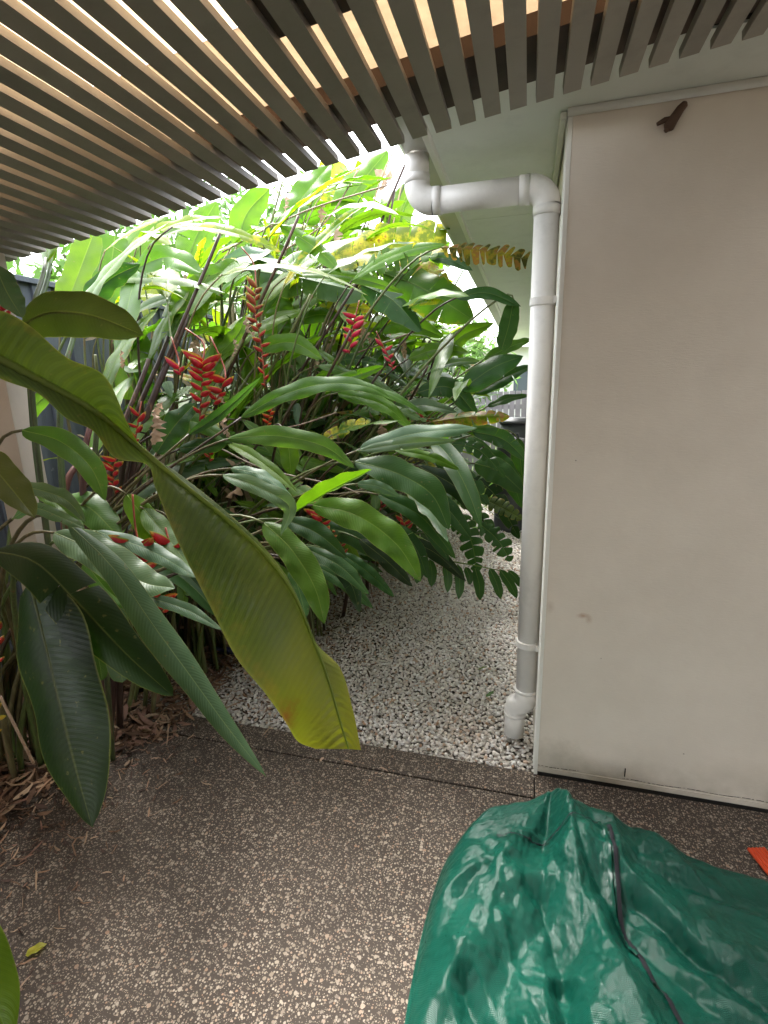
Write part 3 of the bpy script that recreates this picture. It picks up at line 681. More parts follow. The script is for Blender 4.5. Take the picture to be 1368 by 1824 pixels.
# ---- blades placed by sight: (spine pixels base->tip, width px, distance base, tip, colour, material, options)
T = [
 # near the post, lower left
 ([(38,578),(88,556),(165,562),(256,597)], 92, 1.45, 1.35, 'ol', 'g', dict(fold=.1)),
 ([(38,766),(105,785),(160,830),(188,893)], 48, 1.55, 1.45, 'md', 'g', {}),
 ([(-40,800),(10,858),(62,922)], 66, 1.05, 1.0, 'ol', 'g', {}),
 ([(14,862),(75,874),(120,892),(152,930)], 34, 1.35, 1.3, 'bl', 'g', {}),
 ([(62,868),(110,905),(150,945)], 30, 1.45, 1.4, 'md', 'g', {}),
 ([(20,925),(60,905),(110,922),(150,940)], 26, 1.25, 1.2, 'bl', 'g', {}),
 ([(118,930),(200,1010),(270,1110),(340,1205),(405,1295),(474,1383)], 66, 1.35, 1.25, 'bl', 'g', dict(kind='narrow', fold=.12, ruffle=.06)),
 ([(-25,980),(60,1000),(135,1070),(225,1165),(308,1240)], 104, 1.12, 1.1, 'vd', 'g', dict(fold=.16, ruffle=.03)),
 ([(52,1035),(76,1130),(105,1250),(135,1370),(164,1474)], 168, 1.12, 1.02, 'vd', 'g', dict(fold=.06, ruffle=.04, nh=(.1,-1,.15))),
 ([(95,948),(175,985),(250,1035),(312,1048)], 70, 1.6, 1.5, 'bl', 'g', {}),
 ([(170,946),(270,982),(352,1030)], 34, 1.75, 1.65, 'bl', 'g', {}),
 ([(255,1062),(330,1085),(395,1122)], 26, 1.8, 1.7, 'bl', 'g', {}),
 ([(196,1060),(208,1140),(218,1216)], 62, 1.85, 1.8, 'bl', 'g', dict(kind='round')),
 ([(165,1120),(175,1170),(182,1212)], 34, 1.9, 1.85, 'md', 'g', dict(kind='round')),
 ([(125,1100),(138,1150),(150,1190)], 50, 1.6, 1.6, 'lm', 'g', dict(kind='round')),
 ([(-10,470),(12,520),(40,566)], 50, 1.3, 1.3, 'bl', 'g', {}),
 ([(30,760),(62,722),(98,690)], 34, 2.0, 2.0, 'md', 'g', {}),
 ([(110,890),(160,905),(215,960)], 60, 2.0, 1.9, 'md', 'g', {}),
 ([(255,905),(300,960),(345,1020)], 46, 1.9, 1.8, 'md', 'g', {}),
 ([(225,880),(265,935),(300,1000)], 60, 1.9, 1.9, 'br', 'g', dict(kind='round')),
 ([(300,920),(340,985),(372,1060)], 50, 2.1, 2.0, 'dk', 'g', {}),
 ([(150,1000),(190,1050),(235,1085)], 46, 1.8, 1.8, 'md', 'g', {}),
 # upper left, backlit
 ([(240,575),(236,640),(226,712)], 76, 2.7, 2.7, 'lm', 'g', dict(kind='round', nh=(.2,-1,.1))),
 ([(112,560),(135,500),(165,420)], 56, 2.5, 2.6, 'lm', 'g', dict(kind='cut')),
 ([(175,560),(195,490),(205,420)], 60, 2.9, 3.0, 'br', 'g', dict(kind='cut')),
 ([(150,545),(195,498),(250,470)], 52, 2.15, 2.2, 'dk', 'g', {}),
 ([(238,480),(300,458),(358,486)], 50, 2.4, 2.3, 'br', 'g', {}),
 ([(372,490),(345,530),(312,580)], 66, 2.5, 2.45, 'br', 'g', dict(kind='round')),
 ([(352,500),(390,485),(440,462)], 42, 2.5, 2.5, 'br', 'g', {}),
 ([(278,808),(310,760),(348,718)], 62, 2.1, 2.1, 'dk', 'g', {}),
 ([(335,775),(395,735),(465,672)], 26, 1.95, 2.0, 'dk', 'g', {}),
 ([(318,800),(380,790),(420,770)], 34, 2.2, 2.2, 'dk', 'g', {}),
 ([(280,770),(340,750),(415,790)], 36, 2.2, 2.2, 'md', 'g', {}),
 ([(395,470),(450,452),(514,486)], 32, 2.55, 2.45, 'bl', 'g', {}),
 ([(438,480),(520,492),(580,505),(645,520)], 66, 2.7, 2.7, 'bl', 'g', dict(kind='cut', tears=5, gap=.06, fold=-.3)),
 ([(640,505),(700,535),(750,590)], 60, 2.7, 2.6, 'dk', 'g', dict(tears=4, gap=.06, fold=-.2)),
 ([(575,468),(640,452),(715,440),(795,436)], 104, 2.9, 2.8, 'yl', 'y', dict(kind='cut', tears=7, gap=.07, fold=.5, nh=(0,-1,.6))),
 ([(640,484),(705,458),(780,455)], 62, 2.75, 2.65, 'br', 'g', dict(tears=9, gap=.3, nh=(0,-1,.4))),
 ([(782,440),(860,446),(940,462)], 50, 2.4, 2.3, 'bn', 'o', dict(tears=11, gap=.5, fold=-.5, kind='cut')),
 ([(680,486),(750,512),(842,570)], 88, 2.8, 2.7, 'md', 'e', dict(tears=3, gap=.04, fold=-.15)),
 ([(765,458),(800,462),(842,482)], 22, 2.7, 2.6, 'dk', 'g', {}),
 ([(700,470),(760,478),(800,500)], 44, 3.0, 2.9, 'or', 'o', dict(tears=5, gap=.2)),
 ([(560,555),(610,545),(662,552)], 34, 3.0, 3.0, 'or', 'o', dict(tears=4, gap=.2)),
 ([(812,530),(868,522),(928,546)], 26, 2.6, 2.5, 'dk', 'g', {}),
 ([(915,533),(906,580),(893,624)], 40, 2.55, 2.55, 'dk', 'g', dict(kind='round')),
 ([(822,694),(878,655),(932,634)], 56, 2.9, 2.8, 'dk', 'g', {}),
 ([(842,704),(900,672),(948,652)], 38, 3.0, 2.9, 'dk', 'g', {}),
 ([(862,640),(908,618),(948,604)], 26, 3.0, 2.9, 'md', 'g', {}),
 ([(868,724),(905,710),(945,704)], 20, 3.0, 2.9, 'dk', 'g', {}),
 ([(725,640),(778,622),(834,628)], 32, 3.0, 2.9, 'md', 'g', {}),
 ([(565,684),(630,670),(684,652)], 24, 2.3, 2.3, 'br', 'g', {}),
 ([(428,745),(500,705),(575,684),(650,688),(704,714)], 42, 2.15, 2.2, 'md', 'g', dict(kind='narrow')),
 ([(500,520),(496,565),(491,618)], 58, 2.8, 2.8, 'md', 'g', dict(kind='cut', nh=(.1,-1,0))),
 ([(438,615),(444,660),(450,712)], 38, 2.8, 2.8, 'lm', 'g', dict(kind='cut')),
 ([(525,572),(570,560),(614,568)], 30, 2.9, 2.9, 'br', 'g', {}),
 ([(494,398),(560,440),(608,486)], 38, 2.5, 2.5, 'md', 'g', dict(kind='narrow', tears=3, gap=.1)),
 ([(598,392),(640,330),(690,268)], 66, 3.6, 3.8, 'lm', 'g', dict(tears=2, gap=.03)),
 ([(500,410),(540,350),(590,290)], 60, 3.6, 3.8, 'br', 'g', {}),
 ([(560,400),(590,340),(600,285)], 60, 3.9, 4.1, 'lm', 'y', dict(kind='cut', tears=4, gap=.1)),
 ([(420,440),(440,380),(480,335)], 54, 3.3, 3.4, 'br', 'g', {}),
 ([(330,480),(350,420),(385,360)], 60, 3.1, 3.2, 'lm', 'g', {}),
 ([(230,470),(262,420),(300,385)], 60, 3.0, 3.1, 'lm', 'g', {}),
 ([(700,420),(715,370),(735,320)], 50, 3.9, 4.0, 'lm', 'g', {}),
 # centre, reaching over the gravel
 ([(640,800),(740,772),(850,762)], 44, 2.2, 2.15, 'bl', 'g', {}),
 ([(632,804),(720,790),(812,784)], 26, 2.15, 2.1, 'bl', 'g', {}),
 ([(404,782),(490,776),(575,794),(632,834)], 44, 2.1, 2.0, 'md', 'g', dict(kind='narrow')),
 ([(508,770),(515,805),(518,850)], 44, 2.4, 2.4, 'br', 'g', {}),
 ([(521,914),(590,872),(662,836)], 44, 1.95, 1.9, 'lm', 'g', dict(kind='narrow', fold=.9, curl=0)),
 ([(630,822),(705,842),(768,880),(800,944)], 72, 2.15, 2.05, 'dk', 'g', {}),
 ([(555,900),(635,918),(705,968),(750,1036)], 72, 1.95, 1.85, 'md', 'g', {}),
 ([(468,930),(520,980),(560,1045),(578,1112)], 64, 1.85, 1.75, 'md', 'g', {}),
 ([(510,926),(565,950),(618,994)], 50, 2.05, 2.0, 'dk', 'g', {}),
 ([(395,846),(460,868),(515,902),(500,954)], 38, 1.85, 1.8, 'bl', 'g', {}),
 ([(410,834),(470,848),(526,892)], 26, 1.95, 1.9, 'bl', 'g', {}),
 ([(540,975),(605,1008),(658,1060)], 42, 2.05, 2.0, 'dk', 'g', {}),
 ([(555,1005),(610,1035),(665,1084)], 34, 2.15, 2.1, 'dk', 'g', {}),
 ([(605,985),(650,1015),(703,1064)], 30, 2.2, 2.15, 'dk', 'g', {}),
 ([(672,880),(750,920),(812,996)], 46, 2.3, 2.2, 'dk', 'g', {}),
 ([(520,1010),(535,1060),(545,1100)], 36, 2.1, 2.0, 'dk', 'g', {}),
 ([(805,905),(838,960),(850,1020)], 56, 2.7, 2.6, 'dk', 'g', dict(tears=8, gap=.3)),
 ([(850,930),(885,960),(910,1000)], 50, 2.8, 2.7, 'dk', 'g', dict(tears=7, gap=.35)),
 ([(862,890),(895,905),(930,925)], 40, 2.9, 2.8, 'ol', 'e', dict(tears=7, gap=.3)),
 ([(765,752),(840,742),(908,742)], 38, 2.9, 2.8, 'yl', 'o', dict(tears=6, gap=.12, fold=-.4)),
 ([(838,768),(895,782),(938,820)], 40, 2.9, 2.8, 'dk', 'g', {}),
 ([(845,825),(890,840),(935,880)], 60, 3.0, 2.9, 'dk', 'g', {}),
 ([(922,780),(928,830),(934,880)], 40, 3.1, 3.1, 'dk', 'g', dict(kind='round')),
 ([(700,802),(760,812),(818,836)], 22, 2.3, 2.25, 'br', 'g', {}),
 ([(636,862),(672,866),(712,884)], 24, 2.1, 2.05, 'bl', 'g', {}),
 ([(560,940),(620,950),(690,1000)], 44, 2.4, 2.3, 'dk', 'g', {}),
 ([(700,930),(740,975),(762,1030)], 40, 2.5, 2.4, 'dk', 'g', {}),
 ([(720,860),(790,900),(840,960)], 46, 2.6, 2.5, 'dk', 'g', {}),
 ([(770,820),(830,850),(870,900)], 46, 2.8, 2.7, 'dk', 'g', dict(tears=5, gap=.25)),
 ([(660,590),(720,575),(790,600)], 46, 3.2, 3.1, 'md', 'g', {}),
 ([(740,700),(800,690),(850,740)], 40, 3.0, 2.9, 'dk', 'g', {}),
 ([(780,650),(820,600),(880,575)], 34, 3.3, 3.3, 'br', 'g', {}),
 ([(620,740),(690,728),(760,750)], 34, 2.7, 2.6, 'md', 'g', dict(tears=8, gap=.3)),
 ([(560,660),(620,640),(680,650)], 28, 3.0, 2.9, 'dk', 'g', dict(tears=9, gap=.3)),
 ([(700,880),(760,930),(800,1000)], 40, 2.5, 2.4, 'dk', 'g', {}),
 ([(745,830),(815,870),(862,930)], 44, 2.7, 2.6, 'vd', 'g', {}),
 ([(790,790),(850,800),(900,850)], 40, 2.9, 2.8, 'dk', 'g', dict(tears=7, gap=.3)),
 ([(838,850),(880,880),(925,960)], 46, 3.0, 2.9, 'vd', 'g', dict(tears=6, gap=.25)),
 ([(870,800),(905,840),(930,905)], 42, 3.1, 3.0, 'dk', 'g', {}),
 ([(800,870),(850,910),(890,975)], 40, 2.9, 2.8, 'dk', 'g', dict(tears=8, gap=.35)),
 ([(820,760),(880,772),(930,800)], 30, 3.1, 3.0, 'md', 'g', {}),
 ([(640,960),(690,1000),(735,1045)], 34, 2.3, 2.25, 'vd', 'g', {}),
 ([(590,1000),(625,1040),(640,1090)], 36, 2.1, 2.05, 'vd', 'g', {}),
 ([(720,960),(775,985),(830,1035)], 34, 2.5, 2.4, 'vd', 'g', {}),
 ([(690,740),(750,722),(815,735)], 34, 2.9, 2.8, 'bl', 'g', {}),
 ([(600,700),(680,720),(740,770)], 36, 2.6, 2.5, 'br', 'g', {}),
 ([(460,620),(520,610),(575,640)], 34, 2.6, 2.5, 'br', 'g', {}),
 ([(380,640),(420,600),(440,560)], 36, 2.6, 2.6, 'lm', 'g', {}),
 ([(560,790),(620,760),(660,750)], 34, 2.6, 2.5, 'br', 'y', dict(tears=6, gap=.25)),
]
toC = lambda p: (CAM-p).normalized()
for sp, wpx, d0, d1, cc, mt, op in T:
    op = dict(op); n = len(sp); P = [at(x, y, d0+(d1-d0)*i/(n-1)) for i, (x, y) in enumerate(sp)]
    mid = P[n//2]; nh = op.pop('nh', None)
    tl = R_.uniform(-.45, .45)
    base = toC(mid)*1.0+Vector((R_.uniform(-.2, .2), 0, .45+R_.uniform(-.1, .3)))
    nrm = Vector(nh) if nh else base
    W = wpx*(d0+d1)/2/F_PX*.79
    # foreshortened blades are really wider
    tg = (P[-1]-P[0]).normalized(); nn = (nrm-tg*nrm.dot(tg)).normalized(); W /= max(.8, abs(nn.dot(toC(mid))))
    pi = 1 if (P[0].y < 1.95 and P[0].x < -.9) or d0 < 1.5 else nearest(P[0]); 
    op.setdefault('rows', 26); op.setdefault('kind', R_.choice(['lance','lance','narrow'])); op.setdefault('ruffle', R_.uniform(.06, .18)); op.setdefault('fold', R_.uniform(.08, .38)); op.setdefault('twist', R_.uniform(-.45, .45))
    if 'tears' not in op and R_.random() < .25: op.update(tears=R_.choice([2, 3]), gap=.05)
    add_leaf(pi, P, W, nrm, cc, mt, **op)
    # its stalk bends down to the clump it grows from
    b = Vector((PL[pi][1][0]+R_.uniform(-.12, .12), PL[pi][1][1]+R_.uniform(-.15, .15), 0))
    t0 = (P[0]-P[1]).normalized(); q = P[0]+t0*.18; hz = max(.15, P[0].z*.62)
    if (P[0]-b).length > .3:
        Ls = (P[0]-b).length; c1 = b+Vector((0, 0, Ls*.45)); c2 = P[0]+t0*min(.3, Ls*.25)+Vector((0, 0, -.05)); p3 = P[0]+(P[1]-P[0])*.03
        bz = [b*(1-u)**3+c1*3*u*(1-u)**2+c2*3*u*u*(1-u)+p3*u**3 for u in [k/11 for k in range(12)]]
        add_stalk(pi, bz, (.012, .0042), R_.choice([(.10,.15,.04,1), (.16,.19,.07,1), (.07,.05,.03,1), (.13,.12,.05,1)]))

# ---- the huge old blade that crosses the view: rows of (left edge, midrib, right edge) with their distances
def ribbon(rows, name, mat, pi, colr, sub_=26, cols=7, rufseed=3):
    n = len(rows); Ls = crom([at(*r[0]) for r in rows], (n-1)*sub_+1); Ms = crom([at(*r[1]) for r in rows], (n-1)*sub_+1); Rs = crom([at(*r[2]) for r in rows], (n-1)*sub_+1)
    mb = MB(); tot = 0; vs = []; uvs = []; N = len(Ms)
    for i in range(N):
        if i: tot += (Ms[i]-Ms[i-1]).length
        for j in range(-cols, cols+1):
            t = abs(j)/cols; E = Ls[i] if j < 0 else Rs[i]; p = Ms[i].lerp(E, t)
            hw = (E-Ms[i]).length; nn = toC(p)
            p = p+nn*(hw*.10*math.sin(math.pi*t)+.008*min(1, hw/.05)*math.sin(tot*21+t*2.1)*t*t+.0038*min(1, hw/.05)*(.35+.65*math.sin(tot*6+1)**2)*math.sin((tot-.055*t**1.3)*2*math.pi/.021)*math.sin(math.pi*min(1, t*1.15))**.5)
            vs.append(p); uvs.append((j/cols, tot))
    c = 2*cols+1; fs = [(i*c+j, i*c+j+1, (i+1)*c+j+1, (i+1)*c+j) for i in range(N-1) for j in range(2*cols)]
    mb.add(vs, fs, uvs)
    mb.tube([p+toC(p)*.003 for p in Ms], [.0085*(1-.8*i/(N-1)) for i in range(N)], 8, uv=(0, .01))
    o = build(mb, name, LM[mat], plants[pi], smooth=True); o.color = colr; return o, Ms
big = [((-70,600,.86),(-70,610,.86),(-70,575,.86)),
       ((-10,668,.90),(-10,634,.90),(-10,552,.86)),
       ((66,700,.93),(62,672,.94),(50,578,.88)),
       ((118,745,.95),(120,703,.97),(118,636,.92)),
       ((166,768,.97),(172,735,1.0),(188,672,.96)),
       ((205,815,.99),(215,768,1.02),(232,765,1.0)),
       ((262,828,1.03),(256,803,1.03),(264,808,1.03)),
       ((278,872,1.0),(318,856,1.05),(322,846,1.07)),
       ((318,968,.97),(392,915,1.06),(396,905,1.09)),
       ((372,1075,.95),(462,978,1.07),(468,972,1.10)),
       ((420,1170,.95),(520,1052,1.07),(522,1046,1.11)),
       ((470,1232,.97),(558,1140,1.07),(562,1142,1.11)),
       ((508,1285,1.0),(584,1210,1.07),(606,1190,1.11)),
       ((530,1320,1.02),(606,1285,1.07),(628,1262,1.10)),
       ((562,1334,1.04),(621,1334,1.07),(643,1336,1.09))]
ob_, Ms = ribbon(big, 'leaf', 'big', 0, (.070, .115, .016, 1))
ob_['label'] = 'huge drooping olive green blade with yellow tip and brown nick'
add_stalk(0, [(PL[0][1][0], PL[0][1][1], 0), (-1.9, .45, 1.0), (-1.35, .38, 1.72), Ms[0]], (.022, .0085), (.16, .19, .09, 1))
# second blade of the same plant poking in at the bottom left corner
P = [at(-95, 1600, .80), at(-40, 1720, .76), at(22, 1860, .72)]
add_leaf(0, P, .085, Vector((0, -.5, 1)), 'lm', 'g'); add_stalk(0, [(PL[0][1][0], PL[0][1][1], 0), (-1.6, .5, .5), (-1.0,.5,.95), P[0]], (.012, .005))

# ---- pinnate torn blade hanging low beside the downpipe
sp = crom([at(770, 994, 2.55), at(860, 1010, 2.5), at(930, 1026, 2.45)], 13)
mb = MB(); mb.tube(sp, [.004*(1-.05*i) for i in range(13)], 6)
pinn = build(mb, 'leaf', LM['g'], plants[10], smooth=True); pinn.color = G['dk']
for i, (bx, by, tx, ty, w_) in enumerate([(742,996,742,1040,20),(765,996,768,1046,18),(793,1003,797,1056,17),(815,1005,817,1068,18),(829,1010,837,1042,14),(846,1012,855,1070,20),(872,1012,892,1068,18),(890,1014,921,1066,18),(905,1016,930,1048,14)]):
    d = 2.55-.013*i; P = [at(bx, by, d), at((bx+tx)/2+3, (by+ty)/2, d), at(tx, ty, d)]
    seed[0] += 1; mb, _ = blade(P, w_*d/F_PX, toC(P[1])+Vector((R_.uniform(-.4,.4),0,.2)), seed=seed[0], rows=10, cols=2, ruffle=.02)
    o = build(mb, 'leaflet', LM['g'], None, smooth=True); o.parent = pinn; o.color = G['dk']
add_stalk(10, [(PL[10][1][0], PL[10][1][1], 0), (-1.0, 3.3, .55), sp[0]], (.01, .004))

# ---- flower spikes
def bract_mesh(Lb):
    mb = MB(); rows = 7; vs = []; uvs = []
    for i in range(rows):
        s = i/(rows-1); h = Lb*.30*math.sin(math.pi*min(1, .12+s*.88))**.8*(1.0-.2*s); wd = Lb*.19*math.sin(math.pi*min(1, .1+.9*s))
        x = Lb*s; zc = Lb*.16*s*s
        for k in range(7):
            a = -math.pi*.72+(k/6)*math.pi*1.44; vs.append((x, wd*math.sin(a), zc-h*math.cos(a)*.8)); uvs.append((s, abs(k-3)/3))
    fs = [(i*7+k, i*7+k+1, (i+1)*7+k+1, (i+1)*7+k) for i in range(rows-1) for k in range(6)]
    mb.add(vs, fs, uvs); return mb.mesh('bract', M['bract'], True)
bm_ = bract_mesh(1.0)
RED = (.62, .018, .035, 1); ORD = (.68, .05, .02, 1); BRN = (.34, .10, .045, 1); PNK = (.75, .035, .10, 1)
def spike(stem_px, spx, d, n, blen, c0=RED, c1=None, spread=.75):
    """stem_px: where the stem comes from; spx: pixel path of the hanging rachis"""
    P = [at(x, y, d) for x, y in spx]; pi = nearest(P[0]) if d > 1.75 else 1
    path = crom(P, 2*n+1); mb = MB(); mb.tube(crom([at(x, y, d+.02) for x, y in stem_px]+[P[0]], 8)+path[1:], .0035, 7)
    o = build(mb, 'flower_spike', M['stalk'], plants[pi], smooth=True); o.color = (.30, .06, .03, 1)
    side = RT.copy()
    for i in range(n):
        s = i/(n-1) if n > 1 else 0; p = path[min(2*n, 2*i+1)]; t = (path[min(2*n, 2*i+2)]-path[max(0, 2*i)]).normalized()
        sg = 1 if i % 2 else -1
        x = (side*sg*spread*R_.uniform(.7, 1.1)+Vector((0, 0, R_.uniform(.05, .5)))+toC(p)*R_.uniform(-.1, .9)).normalized()
        z = (Vector((0, 0, 1))-x*x.z).normalized(); y = z.cross(x)
        b = bpy.data.objects.new('bract', bm_); col.objects.link(b); b.parent = o
        k = blen*(1.12-.5*s)*R_.uniform(.75, 1.2); M4 = Matrix((x, y, z)).transposed().to_4x4()
        b.matrix_local = Matrix.Translation(p-plants[pi].location-o.location) @ M4 @ Matrix.Scale(k, 4)
        c = c0 if c1 is None else tuple(c0[q]*s+c1[q]*(1-s) for q in range(4)); b.color = c
spike([(430,440),(452,470)], [(456,508),(455,560),(466,620),(472,690)], 2.35, 21, .058, RED, BRN, .55)
spike([(330,585),(362,610)], [(362,640),(360,680),(356,750)], 2.05, 14, .078, RED, None, .85)
spike([(375,600),(398,650)], [(402,672),(392,700),(380,722)], 2.1, 6, .075, RED)
spike([(305,600),(318,640)], [(318,652),(322,668)], 2.15, 3, .07, PNK)
spike([(640,535)], [(634,560),(628,590),(622,630)], 2.6, 9, .075, PNK)
spike([(670,590)], [(680,612),(694,640),(700,660)], 2.7, 8, .05, PNK)
spike([(212,780)], [(206,815),(202,850),(206,880)], 2.0, 8, .06)
spike([(252,715)], [(248,735),(244,765),(240,790)], 2.2, 6, .06)
spike([(236,880),(240,930)], [(246,966),(252,990),(250,1022)], 1.75, 9, .085)
spike([(295,940)], [(300,960),(305,985),(308,1000)], 1.85, 4, .07)
spike([(280,1040)], [(283,1058),(288,1075),(292,1092)], 1.8, 6, .06, ORD)
spike([(372,760)], [(371,782),(373,805),(374,822)], 2.3, 6, .045)
spike([(490,715)], [(484,728),(480,745),(476,760)], 2.4, 6, .05, ORD)
spike([(560,890)], [(566,912),(576,935),(585,962)], 2.3, 8, .07)
spike([(602,930)], [(604,948),(607,975),(610,1005)], 2.4, 8, .045, ORD)
spike([(712,910)], [(716,925),(722,938),(728,948)], 2.6, 5, .06)
spike([(668,960)], [(670,978),(676,996),(684,1010)], 2.5, 6, .06)
spike([(690,860)], [(684,878),(680,896),(678,910)], 2.7, 5, .05)
spike([(-20,520)], [(-8,545),(4,552),(12,565)], 1.7, 4, .06)
spike([(-6,1090)], [(-10,1105),(-8,1140),(-4,1185)], 1.2, 6, .045, ORD)
spike([(-8,1235)], [(-10,1250),(-9,1280),(-8,1320)], 1.25, 7, .035, (.6,.4,.03,1))
spike([(545,1055)], [(522,1062),(515,1075),(512,1088)], 2.2, 4, .05)
spike([(740,735)], [(752,742),(760,748),(770,752)], 3.0, 4, .05, RED)

# ---- thick dark canes fanning up from the clumps by the post, dead stems crossing
for a, b_, r, c, d in [
 ((150,1150),(335,560),(.017,.012),(.055,.028,.022,1),2.3), ((170,1130),(300,600),(.016,.010),(.06,.035,.025,1),2.35), ((130,1120),(265,640),(.014,.010),(.09,.05,.04,1),2.25),
 ((190,1150),(470,535),(.012,.008),(.17,.19,.07,1),2.5), ((200,1120),(455,560),(.011,.008),(.15,.19,.06,1),2.55), ((110,1080),(180,700),(.014,.010),(.12,.05,.045,1),2.0),
 ((135,1060),(215,620),(.012,.009),(.08,.11,.04,1),2.1), ((85,1050),(140,560),(.014,.009),(.09,.15,.05,1),1.95), ((60,1000),(90,470),(.011,.008),(.08,.14,.05,1),1.8),
 ((40,960),(82,460),(.010,.007),(.06,.09,.03,1),1.75), ((220,1120),(390,640),(.011,.008),(.13,.15,.06,1),2.5), ((230,1090),(350,700),(.012,.009),(.20,.20,.10,1),2.45),
 ((100,1060),(165,800),(.015,.012),(.14,.06,.05,1),2.05), ((120,1090),(195,830),(.013,.010),(.16,.08,.06,1),2.1), ((250,1080),(520,560),(.010,.006),(.14,.16,.05,1),2.7)]:
    P = [at(a[0]+12, a[1], d), at((a[0]+b_[0])/2+R_.uniform(-12, 12)-8, (a[1]+b_[1])/2-12, d), at(b_[0], b_[1], d+.1)]
    pi = nearest(P[0]); P = [Vector((P[0].x*.6+PL[pi][1][0]*.4, P[0].y, 0))]+P[1:] if False else P
    add_stalk(pi, [Vector((P[0].x, P[0].y, -.02))]+P[1:], r, c, 'cane', 10)
    v = (P[2]-P[1]).normalized(); v.x += R_.uniform(-.25, .35); q = [P[2]-v*.04]
    for z_ in range(4): v = (v+Vector((0, 0, -.17))).normalized(); q.append(q[-1]+v*R_.uniform(.13, .18))
    add_leaf(pi, q, R_.uniform(.10, .15), Vector((R_.uniform(-.3,.3), -.8, .8)), R_.choice(['br','lm','md','br']), R_.choice(['g','g','e']), tears=R_.choice([0,0,3]), gap=.06, ruffle=.07, fold=.25)
for pts, d, r, c in [
 ([(395,450),(470,410),(560,370),(690,330)],3.0,.0045,(.22,.15,.09,1)), ([(655,405),(675,330),(700,270)],3.3,.006,(.42,.30,.16,1)),
 ([(395,800),(470,835),(600,865),(640,880)],2.3,.0045,(.32,.26,.2,1)), ([(380,770),(420,800),(470,860)],2.4,.005,(.20,.15,.11,1)),
 ([(430,770),(520,760),(600,735)],2.6,.004,(.36,.26,.19,1)), ([(520,860),(600,880),(720,850)],2.5,.004,(.3,.25,.16,1)),
 ([(600,640),(660,620),(740,590)],3.0,.005,(.30,.20,.15,1)), ([(715,330),(700,400),(690,450)],3.6,.005,(.4,.3,.15,1)),
 ([(500,450),(580,395),(640,300)],3.2,.005,(.3,.2,.12,1)), ([(0,1240),(30,1300),(60,1360)],1.5,.004,(.35,.25,.17,1)), ([(520,440),(530,520),(545,600)],2.6,.0018,(.05,.05,.05,1))]:
    P = [at(x, y, d) for x, y in pts]; add_stalk(nearest(P[0]), P, r, c, 'dead_stalk', 7)

# ---- dead brown leaf rags
for x, y, l, d in [(590,395,60,3.1),(575,360,40,3.2),(415,600,40,2.4),(440,560,46,2.4),(400,740,50,2.2),(275,735,60,2.0),(290,715,46,2.0),(215,620,36,1.9),(640,560,60,2.9),(650,580,40,2.9),
                   (560,770,60,2.7),(520,800,50,2.7),(600,740,50,2.8),(680,745,60,2.8),(640,700,50,2.9),(720,600,40,3.1),(430,840,60,2.4),(380,700,50,2.4),(350,600,50,2.5),(170,900,40,2.1),
                   (120,1010,50,2.0),(480,830,50,2.5),(745,690,44,3.1),(520,620,44,3.0),(560,640,50,3.0),(490,560,40,3.0),(700,300,50,3.6),(665,300,40,3.6),(510,345,40,3.3),(600,600,60,3.1),(660,660,50,3.1),(240,1080,60,2.2),(150,1040,50,2.0)]:
    a = at(x, y, d); l = l*d/F_PX; dr = Vector((R_.uniform(-.7, .7), R_.uniform(-.3, .3), -1)).normalized()
    P = [a, a+dr*l*.5+Vector((R_.uniform(-.3,.3)*l, 0, 0)), a+dr*l]
    add_leaf(nearest(a), P, l*R_.uniform(.3, .6), Vector((R_.uniform(-1,1), -1, R_.uniform(-.3,.6))), (.4,.3,.2,1), 'dead', 'dead_leaf', fold=R_.uniform(.5,1.1), curl=.9, ruffle=.5, rows=14, cols=3, rib=False, kind='narrow', tears=R_.choice([2,3,4]), gap=.35, twist=R_.uniform(-2,2))

